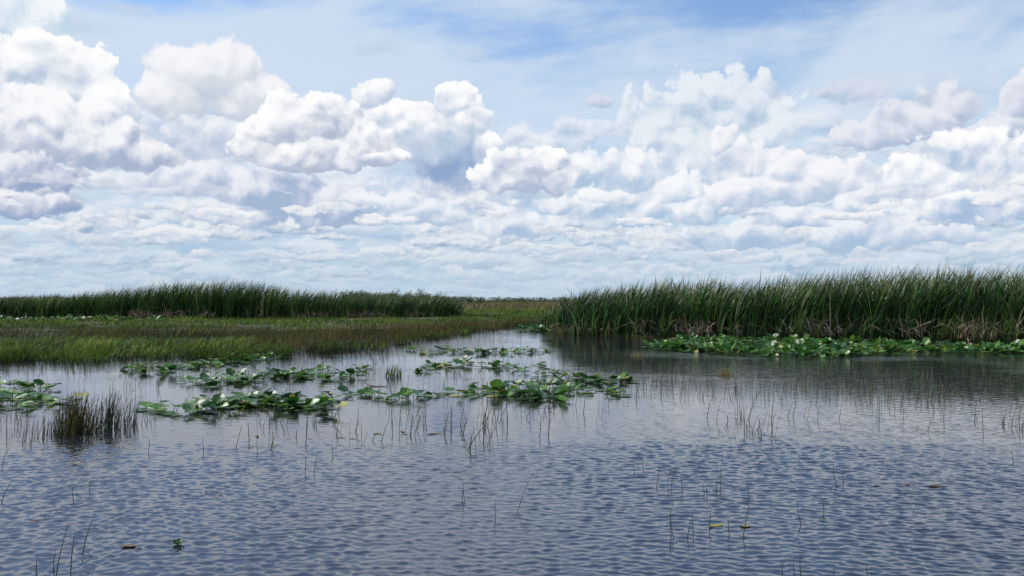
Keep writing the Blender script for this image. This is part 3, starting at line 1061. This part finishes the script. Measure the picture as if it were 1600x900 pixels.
def flower_parts(h):
    """globe of cupped petals on a stalk"""
    v, f = tube([(0, 0, -0.1), (0.01, 0, h * 0.5), (0, 0, h)], [0.006, 0.006, 0.007])
    st = npmesh('stalk', v, f, M_PETIOLE)
    V_, F_ = [], []
    for k in range(6):
        a = k * math.pi / 3
        o_ = len(V_)
        for j in range(5):
            t = j / 4
            w = 0.55 * math.sin(math.pi * (0.15 + 0.75 * t))
            rr = 0.021 * math.sin(0.35 + 2.0 * t); z = h + 0.032 * t
            for s_ in (-1, 0, 1):
                V_.append((rr * math.cos(a + s_ * w), rr * math.sin(a + s_ * w), z))
        for j in range(4):
            for s_ in range(2):
                b_ = o_ + j * 3 + s_
                F_.append((b_, b_ + 1, b_ + 4, b_ + 3))
    return st, npmesh('petals', np.array(V_), np.array(F_), M_FLOWER)


FLW = [flower_parts(h) for h in (0.10, 0.16, 0.22)]


def lily_layout(seed, n, spread, tilt=0.34, size=0.27):
    """leaf transforms and the stalk mesh of one plant"""
    r = random.Random(seed)
    T = []
    V_, F_, nn = [], [], 0
    for k in range(n):
        a = r.uniform(0, 6.28); d = spread * math.sqrt(r.random())
        up = r.random() < 0.7
        z = r.uniform(0.03, 0.15) if up else r.uniform(0.008, 0.03)
        s = size * r.uniform(0.65, 1.15)
        tl = abs(r.gauss(0, tilt)) if up else r.uniform(0, 0.06)
        # tilt around a random axis, mostly tipped outwards and downwind
        M = Matrix.Translation((math.cos(a) * d, math.sin(a) * d, z)) @ Matrix.Rotation(a + r.uniform(-0.9, 0.9), 4, 'Z') @ Matrix.Rotation(tl * r.choice((-1, -1, 1)), 4, 'Y') @ Matrix.Rotation(r.gauss(0, tilt * 0.55), 4, 'X') @ Matrix.Scale(s, 4)
        if not up:
            M = Matrix.Translation((math.cos(a) * d, math.sin(a) * d, z)) @ Matrix.Rotation(a + r.uniform(-0.9, 0.9), 4, 'Z') @ Matrix.Scale(s, 4) @ Matrix.Diagonal((1, 1, 0.25, 1))
        T.append((r.randrange(len(PADS)), M))
        p = M.translation
        v, f = tube([(p.x * 0.5, p.y * 0.5, -0.12), (p.x * 0.85, p.y * 0.85, p.z * 0.4), (p.x, p.y, p.z)], [0.006, 0.005, 0.004], 4)
        V_.append(v); F_.append(f + nn); nn += len(v)
    return T, npmesh('stalks', np.concatenate(V_), np.concatenate(F_), M_PETIOLE)


LAY = {'big': [lily_layout(100 + i, 20, 0.46) for i in range(6)], 'mid': [lily_layout(200 + i, 12, 0.32) for i in range(6)], 'small': [lily_layout(300 + i, 5, 0.18) for i in range(5)]}
# one-mesh foliage of the same plants for the wide bed far out
BEDM = []
for T, st in LAY['big'] + LAY['mid']:
    pv = Pile()
    for k, M in T:
        me = PADS[k]
        co = np.empty(len(me.vertices) * 3, np.float32); me.vertices.foreach_get('co', co); co = co.reshape(-1, 3)
        co = co @ np.array(M.to_3x3()).T + np.array(M.translation)
        fi = np.empty(len(me.polygons) * 4, np.int32); me.loops.foreach_get('vertex_index', fi)
        rr = np.empty(len(me.vertices), np.float32); me.attributes['rnd'].data.foreach_get('value', rr)
        t_ = np.empty(len(me.vertices), np.float32); me.attributes['tt'].data.foreach_get('value', t_)
        pv.add(co, fi.reshape(-1, 4), rr, t_)
    BEDM.append(pv.mesh('leaves', M_PAD))


def lily(px, py, size, label, group, seed, flowers=0):
    r = random.Random(seed)
    T, st = r.choice(LAY[size])
    o = link('pond_lily', None, loc=at(px, py))
    o.rotation_euler = (0, 0, r.uniform(0, 6.28))
    o.scale = (1.0, 1.0, r.uniform(0.6, 0.9))
    tag(o, label, 'pond lily', group)
    for k, M in T:
        l = link('leaf', PADS[k], o)
        l.matrix_local = M
    link('stalks', st, o)
    for _ in range(flowers):
        s2, pt = r.choice(FLW)
        a, d = r.uniform(0, 6.28), r.uniform(0.05, 0.25)
        fl = link('flower', pt, o, (math.cos(a) * d, math.sin(a) * d, 0))
        link('flower_stalk', s2, fl)


CLUSTERS = [
    ('in the cluster beyond the rush clump', 'pond lilies by the edge beside the rush clump',
     [(5, 600, 'mid'), (12, 628, 'big'), (40, 618, 'big'), (58, 608, 'mid'), (62, 630, 'mid'), (102, 629, 'small'), (30, 640, 'small')]),
    ('in the row closest to the camera', 'pond lilies in the row closest to the camera',
     [(238, 640, 'small'), (262, 642, 'small'), (300, 645, 'mid'), (325, 638, 'small'), (352, 632, 'mid'), (378, 628, 'big'), (408, 634, 'big'), (436, 628, 'mid'), (460, 640, 'mid'), (490, 636, 'mid'), (498, 622, 'small'), (520, 645, 'small'), (556, 618, 'mid'), (585, 622, 'small'), (392, 626, 'mid'), (422, 630, 'mid'), (446, 637, 'mid'), (475, 634, 'mid'), (340, 641, 'mid'), (365, 636, 'mid'), (506, 630, 'mid')]),
    ('in the middle row of three', 'pond lilies in the middle row',
     [(300, 597, 'small'), (325, 598, 'mid'), (350, 600, 'big'), (385, 598, 'mid'), (415, 588, 'small'), (440, 584, 'mid'), (470, 590, 'big'), (500, 582, 'mid'), (520, 594, 'mid'), (546, 588, 'mid'), (566, 577, 'small'), (368, 592, 'mid'), (400, 594, 'mid'), (456, 590, 'mid'), (485, 587, 'mid'), (428, 590, 'mid')]),
    ('in the row under the marsh grass', 'pond lilies close under the marsh grass',
     [(212, 578, 'mid'), (236, 582, 'mid'), (260, 584, 'mid'), (292, 575, 'mid'), (318, 570, 'mid'), (345, 568, 'mid'), (372, 564, 'mid'), (398, 561, 'mid'), (424, 560, 'mid'), (448, 559, 'small'), (224, 575, 'mid'), (276, 578, 'mid'), (305, 575, 'mid'), (332, 572, 'mid'), (358, 567, 'mid'), (386, 566, 'mid'), (410, 562, 'mid')]),
    ('of those standing apart in open water', 'pond lilies standing apart in open water',
     [(642, 625, 'mid'), (655, 620, 'small'), (710, 617, 'mid'), (752, 609, 'small'), (658, 580, 'small'), (674, 578, 'small')]),
    ('in the largest tangled group', 'pond lilies of the large tangled group',
     [(772, 618, 'mid'), (790, 612, 'big'), (812, 616, 'big'), (834, 606, 'mid'), (846, 622, 'big'), (868, 610, 'mid'), (862, 624, 'mid'), (888, 606, 'mid'), (900, 592, 'mid'), (882, 585, 'small'), (908, 613, 'small'), (918, 594, 'mid'), (938, 598, 'mid'), (945, 612, 'small'), (960, 596, 'big'), (972, 617, 'small'), (848, 590, 'small'), (840, 572, 'small'), (866, 582, 'small'), (975, 594, 'small')]),
    ('in the raft below the sedge point', 'pond lilies below the sedge point',
     [(652, 548, 'mid'), (672, 553, 'mid'), (694, 548, 'mid'), (716, 552, 'mid'), (738, 549, 'mid'), (756, 552, 'big'), (780, 549, 'mid'), (800, 552, 'mid'), (822, 549, 'mid'), (842, 551, 'mid'), (858, 549, 'small'), (700, 543, 'small')]),
    ('in the short row behind the largest group', 'pond lilies of the short row in mid water',
     [(680, 572, 'mid'), (700, 574, 'mid'), (718, 570, 'mid'), (742, 572, 'small'), (768, 574, 'mid'), (790, 576, 'mid'), (812, 580, 'small')]),
]
sd_ = 0
for where, grp, pts in CLUSTERS:
    pts = sorted(pts)
    for i, (x, y, sz) in enumerate(pts):
        sd_ += 1
        lily(x, y, sz, 'pond lily clump, %s from the left %s' % (ORD[i], where), grp, 900 + sd_, flowers=(sd_ * 7) % 3 if sz != 'small' else 0)

# the broad bed at the foot of the taller cattails, and paler pads out in the marsh
bed = scatter([(990, 540), (1090, 531), (1250, 534), (1400, 539), (1600, 546), (1760, 550), (1760, 556), (1600, 553), (1480, 551), (1390, 552), (1300, 560), (1180, 556), (1060, 549)], 215)
bed = np.concatenate([bed, scatter([(1000, 543), (1060, 538), (1090, 546), (1040, 549)], 12)])
bed = bed[np.argsort(bed[:, 1])]
for j, p in enumerate(bed):
    o = link('pond_lily', None, loc=Vector(p))
    o.rotation_euler = (0, 0, random.uniform(0, 6.28))
    s = random.uniform(0.85, 1.2); o.scale = (s, s, s * random.uniform(0.8, 1.3))
    sec = int(np.clip((p[0] / p[1] + 0.15) / 0.8 * 5, 0, 4))
    row = 'back edge' if p[1] > 31 else ('inner part' if p[1] > 27.5 else 'water edge')
    tag(o, 'pond lily at the %s of the dense bed, %s' % (row, ['at its thin open end', 'near its thin end', 'halfway along', 'past halfway', 'near its far end'][sec]), 'pond lily', 'pond lilies of the dense bed')
    link('leaves', BEDM[j % len(BEDM)], o)
    if j % 9 == 0:
        fl = link('flower', FLW[1][1], o); link('flower_stalk', FLW[1][0], fl)
for grp, lab, poly, n in (('pond lilies by the inlet', 'pale pond lily at the mouth of the narrow inlet', [(822, 517), (860, 519), (868, 515), (825, 514)], 7),
                          ('pond lilies inside the marsh', 'pale pond lily pads in the pool inside the marsh grass', [(-20, 507), (250, 505), (250, 502), (-20, 503)], 26)):
    for j, p in enumerate(scatter(poly, n)):
        o = link('pond_lily', None, loc=Vector(p) + Vector((0, 0, 0.18 if 'inside' in grp else 0)))
        o.rotation_euler = (0, 0, random.uniform(0, 6.28))
        o.scale = (1.5, 1.5, 1.5)
        tag(o, lab, 'pond lily', grp)
        link('leaves', BEDM[(j * 5) % len(BEDM)], o)


# ------------------------------------------------------------------ rushes
def rush_mesh(seed, bent=False):
    r = random.Random(seed)
    lean = r.uniform(-0.03, 0.10); l2 = r.uniform(-0.03, 0.03)
    path = [(0, 0, -0.06), (lean * 0.25, l2 * 0.3, 0.35), (lean * 0.55, l2, 0.7), (lean, l2, 1.0)]
    if bent:
        path = [(0, 0, -0.06), (0.02, 0, 0.55), (0.035, 0, 0.80), (0.11, 0.01, 0.74)]
    v, f = tube(path, [0.0036, 0.0034, 0.0026, 0.001], 4)
    n = len(v)
    return npmesh('rush', v, f, M_RUSH, True, np.full(n, r.random()), np.zeros(n))


RUSH = [rush_mesh(i, i % 18 == 17) for i in range(18)]
n_ind = 0


def rush(p, h, label, group, rot=None, lean=0.0, k=None, thick=1.0):
    global n_ind
    o = link('rush', RUSH[k if k is not None else random.randrange(len(RUSH))], loc=p)
    o.scale = (thick, thick, h)
    o.rotation_euler = (random.gauss(0, 0.06), random.gauss(0.07, 0.12), random.uniform(-0.7, 0.7))
    # keep the sideways run in proportion to the height
    tk = random.uniform(0.7, 1.7)
    o.scale = (tk, tk, h)
    tag(o, label, 'rush', group)
    n_ind += 1


random.seed(5)
# stems one can pick out in the open water: foot (x, y) and tip (x, y)
PICK = [((808, 800), (833, 738), 'long leaning rush stem alone in the middle of the open water'),
        ((477, 742), (479, 715), 'short upright rush stem beside a leaning one in open water'),
        ((490, 740), (498, 703), 'leaning rush stem paired with a shorter upright one'),
        ((722, 784), (725, 752), 'small upright rush with a second stem almost touching it'),
        ((726, 782), (724, 764), 'tiny rush stem almost touching a taller upright one'),
        ((774, 812), (775, 781), 'single straight rush stem, the one nearest the long leaning stem'),
        ((140, 768), (141, 752), 'stubby forked looking rush near the debris by the far side'),
        ((115, 783), (114, 763), 'thin short rush beside a stubby one'),
        ((58, 905), (56, 876), 'thick short rush stub, shortest of the cluster at the lower corner'),
        ((86, 908), (104, 824), 'tall leaning rush of the cluster at the lower corner'),
        ((84, 900), (83, 868), 'brown rush stub at the foot of the tall leaning rush'),
        ((110, 898), (115, 836), 'straight slim rush in the cluster at the lower corner'),
        ((128, 866), (147, 808), 'dark slanting rush standing highest of the corner cluster'),
        ((1048, 838), (1054, 790), 'thick dark rush leading the small row of stems'),
        ((1052, 840), (1052, 816), 'short rush stub pressed against the thick dark one'),
        ((1074, 840), (1078, 812), 'ochre rush stem between the dark pair and the floating leaf'),
        ((1083, 835), (1085, 805), 'faint thin rush next to the ochre stem'),
        ((1108, 832), (1118, 796), 'leaning rush with a yellow leaf floating at its foot'),
        ((1139, 836), (1143, 812), 'low rush stem between two leaning stems'),
        ((1161, 838), (1172, 793), 'slender leaning rush closing the row of stems'),
        ((1251, 820), (1248, 788), 'lone rush leaning away from the row of stems'),
        ((1287, 800), (1289, 777), 'single rush with a pale knob near its tip'),
        ((1307, 762), (1305, 730), 'upright rush of a pair in open water'),
        ((1317, 755), (1324, 736), 'leaning rush of a pair in open water'),
        ((1126, 762), (1129, 712), 'tallest straight rush among the scattered mid-water stems'),
        ((1119, 775), (1126, 750), 'curved low rush below the tallest straight one'),
        ((1170, 778), (1171, 750), 'short dark rush with a bulge at its foot'),
        ((1026, 762), (1031, 722), 'slightly leaning tall rush beside three shorter stems'),
        ((1044, 768), (1048, 744), 'first of three short rushes in a close group'),
        ((1048, 766), (1057, 740), 'leaning middle rush of a close group of three'),
        ((1066, 768), (1069, 742), 'last of three short rushes in a close group'),
        ((1005, 734), (1005, 714), 'slim upright rush apart from the stem group'),
        ((991, 738), (992, 722), 'tiny upright rush apart from the stem group'),
        ((1100, 772), (1101, 752), 'thin rush of a close pair near the tallest stem'),
        ((1105, 775), (1104, 758), 'shorter rush of a close pair near the tallest stem'),
        ((1222, 908), (1230, 878), 'rush cut by the picture bottom, first of several'),
        ((1252, 912), (1258, 872), 'dark leaning rush cut by the picture bottom'),
        ((1244, 910), (1244, 886), 'short stub beside the dark leaning rush at the bottom'),
        ((1305, 912), (1307, 890), 'rush tip just showing at the bottom beyond the leaning one'),
        ((1357, 908), (1358, 886), 'last rush tip showing at the bottom'),
        ((1583, 722), (1586, 702), 'leaning rush near the far end of open water'),
        ((1536, 680), (1540, 634), 'slanting rush standing clear of the others at the far end'),
        ((2, 785), (17, 756), 'rush stem leaning out over the water at the picture edge'),
        ((3, 728), (12, 706), 'pale rush stem leaning at the picture edge above another'),
        ((232, 708), (236, 684), 'isolated rush stem between the rush clump and the lilies'),
        ((318, 706), (318, 682), 'solitary upright rush below the row of lilies'),
        ((402, 710), (402, 682), 'solitary tall rush below the middle of the lily row'),
        ((520, 710), (519, 690), 'short rush near the floating brown fragments')]
for (fx, fy), (tx, ty), lab in PICK:
    p = at(fx, fy)
    d = (p - cam.location).length
    h = (fy - ty) / FPX * p.y * 1.02
    run = (tx - fx) / FPX * p.y
    L = math.hypot(h, run)
    kx = random.choice([0, 2, 4, 6, 10, 12])
    o = link('rush', RUSH[kx], loc=p)
    me = RUSH[kx]
    own = me.vertices[len(me.vertices) - 1].co.x
    o.scale = (1.0, 1.0, L)
    o.rotation_euler = (0, math.atan2(run - own, h), 0)
    tag(o, lab, 'rush', 'rush stems in the open water')
    n_ind += 1

BELTS = [  # outline, number, heights, label, group
    ([(590, 705), (690, 715), (830, 690), (915, 668), (925, 628), (760, 622), (600, 640)], 80, (0.12, 0.42), 'thin dark rush stem in the thick belt just in front of the large lily group', 'rush stems in front of the large lily group'),
    ([(1000, 690), (1300, 700), (1500, 690), (1640, 715), (1640, 640), (1300, 635), (1000, 640)], 46, (0.12, 0.40), 'slim rush stem scattered over the open water before the lily bed', 'rush stems scattered over the open water'),
    ([(360, 700), (560, 715), (600, 690), (560, 655), (400, 660)], 34, (0.10, 0.30), 'short rush stem amid brown floating fragments below the lilies', 'short rush stems below the lily rows'),
    ([(190, 640), (300, 660), (300, 600), (420, 610), (590, 600), (590, 570), (200, 590)], 60, (0.12, 0.36), 'fine rush stem standing between the rows of lilies', 'rush stems between the lily rows'),
]
for poly, n, (h0, h1), lab, grp in BELTS:
    P_ = scatter(poly, n * 5)
    q_ = vnoise(P_[:, 0], P_[:, 1], 1.1, 31.0) + rng.normal(0, 0.16, len(P_))
    for p in P_[np.argsort(-q_)[:n]]:
        rush(Vector(p), random.uniform(h0, h1), lab, grp)


def rush_blades(P, h0, h1, w=0.008, lean=0.13):
    N = len(P)
    P = P.copy(); P[:, 2] = -0.03
    return blade_arrays(P, rng.uniform(h0, h1, N), w, rng.normal(WIND, 0.9, N), np.abs(rng.normal(lean, 0.12, N)), segs=3, profile='rod', bend=1.6, droop=0.1)


g = Pile()
for poly, n, h0, h1, cs, th in (
        ([(560, 640), (930, 660), (990, 620), (1000, 560), (700, 535), (560, 560)], 900, 0.12, 0.42, 0.5, -0.1),
        ([(950, 620), (1640, 640), (1640, 562), (1300, 566), (1000, 560), (900, 545)], 3400, 0.08, 0.30, 0.35, -0.05),
        ([(700, 535), (780, 515), (860, 507), (900, 520), (870, 545)], 500, 0.15, 0.4, 0.6, -0.1),
        ([(0, 600), (230, 640), (560, 600), (560, 558), (0, 566)], 380, 0.10, 0.35, 0.5, 0.0),
        ([(-30, 690), (60, 700), (40, 640), (-30, 640)], 90, 0.12, 0.35, 0.5, -1.0)):
    P = scatter(poly, n)
    q = vnoise(P[:, 0], P[:, 1], cs, 4.4)
    P = P[q > th]
    g.add(*rush_blades(P, h0, h1))
tag(link('rushes', g.mesh('rushes', M_RUSH)), 'fine dark rush stems dotted thickly over the farther water', 'rushes', kind='stuff')


def tuft(px, py, wpx, depth, n, h0, h1, mat, name, label, cat, w=0.009, lean=0.2, profile='rod'):
    c = at(px, py)
    rx = wpx / 2 / FPX * c.y
    k = np.minimum(np.abs(rng.normal(0, 0.55, n)), 1.3) if n > 200 else np.sqrt(rng.random(n)); a = rng.uniform(0, 6.28, n)
    P = np.stack([rx * k * np.cos(a), depth * k * np.sin(a), np.full(n, -0.03)], 1)
    hh = rng.uniform(h0 * 0.7, h1, n) * (1 - 0.45 * np.minimum(k, 1) ** 2)
    pl = Pile()
    pl.add(*blade_arrays(P, hh, w, rng.normal(WIND, 1.0, n), np.abs(rng.normal(lean, 0.12, n)), segs=3, profile=profile, bend=1.6, droop=0.15))
    o = link(name, pl.mesh(name, mat), loc=c)
    tag(o, label, cat)


tuft(112, 676, 95, 0.5, 420, 0.25, 0.60, M_SEDGE, 'rush_clump', 'broad dense clump of dark rushes rising from open water', 'rush clump')
tuft(170, 670, 100, 0.6, 260, 0.28, 0.60, M_RUSH, 'rush_clump', 'looser brown ended clump of rushes merging with the broad clump', 'rush clump')
tuft(614, 588, 26, 0.25, 60, 0.22, 0.42, M_GRASS, 'rush_clump', 'small fresh green tuft of rushes in mid water', 'rush clump', w=0.016, lean=0.3, profile='leaf')
tuft(1131, 586, 26, 0.2, 150, 0.14, 0.26, M_SAW, 'grass_tuft', 'small straw coloured grass tuft alone in open water', 'grass tuft', w=0.012, lean=0.45)
tuft(1134, 584, 8, 0.05, 6, 0.3, 0.36, M_GRASS, 'grass_tuft', 'few bright green blades sprouting from the straw coloured tuft', 'grass tuft', w=0.016, lean=0.2, profile='leaf')
tuft(994, 556, 22, 0.25, 110, 0.08, 0.2, M_SAW, 'grass_tuft', 'low brownish grass tuft in front of the lily bed end', 'grass tuft', w=0.014, lean=0.5)
tuft(884, 521, 34, 0.6, 260, 0.25, 0.5, M_SAW, 'grass_tuft', 'rusty grass tuft at the near end of the taller cattails', 'grass tuft', w=0.015, lean=0.3)
tuft(905, 555, 36, 0.5, 80, 0.12, 0.3, M_RUSH, 'rush_clump', 'low sparse rush clump across the gap from the pad raft', 'rush clump')
tuft(1157, 652, 14, 0.12, 10, 0.18, 0.34, M_RUSH, 'rush_clump', 'small knot of rush stems in open water', 'rush clump')
tuft(1588, 668, 22, 0.3, 22, 0.2, 0.42, M_RUSH, 'rush_clump', 'sparse knot of rush stems at the far end of open water', 'rush clump')
tuft(712, 583, 40, 0.3, 60, 0.1, 0.3, M_SEDGE, 'rush_clump', 'reddish brown stems among the short row of lilies', 'rush clump')


# ------------------------------------------------------------------ things afloat
def float_leaf(seed, s):
    r = random.Random(seed)
    V_, F_ = [(0, 0, 0.004)], []
    n = 14
    for i in range(n):
        t = 2 * math.pi * i / n
        k = 1 + r.uniform(-0.18, 0.18)
        V_.append((s * math.cos(t) * k, s * 0.42 * math.sin(t) * k, 0.006 + abs(math.cos(t)) ** 3 * s * 0.22 * r.random()))
    for i in range(n):
        F_.append((0, 1 + i, 1 + (i + 1) % n))
    bm = bmesh.new()
    vv = [bm.verts.new(v) for v in V_]
    for f in F_: bm.faces.new([vv[i] for i in f])
    ext = bmesh.ops.extrude_face_region(bm, geom=bm.faces[:])
    bmesh.ops.translate(bm, verts=[e for e in ext['geom'] if isinstance(e, bmesh.types.BMVert)], vec=(0, 0, 0.004))
    me = bpy.data.meshes.new('floating_leaf'); bm.to_mesh(me); bm.free()
    return me


M_YLEAF = plain_material('yellowed_leaf', (0.22, 0.20, 0.03), 0.4, 20, 0.6)
FL = [float_leaf(i, 1.0) for i in range(8)]
for me in FL: me.materials.append(M_DEBRIS)
YL = [me.copy() for me in FL[:2]]
for me in YL: me.materials.clear(); me.materials.append(M_YLEAF)
AFLOAT = [(1118, 822, 0.05, 'yellow green leaf floating at the foot of a leaning rush', 1), (1165, 823, 0.03, 'smaller yellowish leaf floating in the row of stems', 1),
          (203, 854, 0.045, 'curled brown leaf floating near the lower corner', 0), (218, 857, 0.012, 'tiny brown scrap drifting beside a curled leaf', 0),
          (55, 814, 0.03, 'brown leaf scrap floating high in the lower corner', 0), (1373, 760, 0.035, 'reddish brown leaf floating first in a short line of three', 0),
          (1413, 758, 0.04, 'reddish brown leaf floating in the middle of three', 0), (1463, 760, 0.05, 'dark leaf floating last in a short line of three', 0),
          (1427, 757, 0.018, 'tiny rusty scrap beside the middle floating leaf', 0), (324, 771, 0.02, 'small brown fragment heading a little drifting group', 0),
          (336, 776, 0.022, 'brown fragment in the middle of a little drifting group', 0), (345, 774, 0.015, 'last brown fragment of a little drifting group', 0),
          (226, 729, 0.02, 'dark crumb afloat beyond the rush clump', 0), (450, 688, 0.03, 'brown fragment afloat under the lily row', 0),
          (484, 686, 0.035, 'dark curled fragment afloat under the lily row', 0), (533, 684, 0.06, 'ochre brown litter caught in short rush stems', 0),
          (552, 686, 0.04, 'dark brown litter beside ochre litter in the stems', 0), (590, 678, 0.045, 'brown curled leaf at the end of the stem litter', 0),
          (632, 679, 0.035, 'pale dead leaf afloat past the stem litter', 0), (640, 694, 0.025, 'small dark scrap afloat below a pale dead leaf', 0),
          (590, 604, 0.16, 'long dark floating leaf flat on the water', 0), (680, 678, 0.08, 'reddish strip of litter lying on the water', 0)]
for i, (x, y, s, lab, yl) in enumerate(AFLOAT):
    o = link('floating_leaf', (YL[i % 2] if yl else FL[i % 8]), loc=at(x, y) + Vector((0, 0, 0.006)))
    o.scale = (s * 1.3, s * 1.3, max(s, 0.03)); o.rotation_euler = (0, 0, random.uniform(-0.5, 0.5))
    tag(o, lab, 'floating leaf')

P_ = np.concatenate([scatter([(215, 655), (600, 640), (590, 570), (200, 585)], 18), scatter([(600, 640), (930, 640), (980, 590), (650, 545)], 22), scatter([(380, 700), (640, 690), (640, 660), (380, 660)], 10)])
for j, p in enumerate(P_):
    o = link('floating_scrap', (YL[j % 2] if j % 4 == 0 else FL[j % 8]), loc=Vector(p) + Vector((0, 0, 0.004)))
    s_ = random.uniform(0.015, 0.06)
    o.scale = (s_, s_ * random.uniform(0.6, 1.6), 0.03); o.rotation_euler = (0, 0, random.uniform(0, 6.28))
    tag(o, 'small brown or yellowed plant scrap afloat among the lilies and stems', 'plant scrap', 'plant scraps floating among the lilies')

# little broken lily rosette adrift near the corner
o = link('water_plant', None, loc=at(278, 851))
tag(o, 'small ragged green water plant adrift alone near the camera', 'water plant')
for k in range(7):
    l = link('leaf', PADS[[1, 3, 4, 6, 8, 11, 14][k]], o)
    l.matrix_local = Matrix.Rotation(k * 0.9, 4, 'Z') @ Matrix.Translation((0.022, 0, 0.012)) @ Matrix.Rotation(-0.5 - 0.2 * (k % 3), 4, 'Y') @ Matrix.Scale(0.042, 4)
v, f = tube([(0, 0, -0.02), (0, 0, 0.01), (0.006, 0, 0.02)], [0.004, 0.004, 0.002])
link('stem', npmesh('stem', v, f, M_PETIOLE), o)
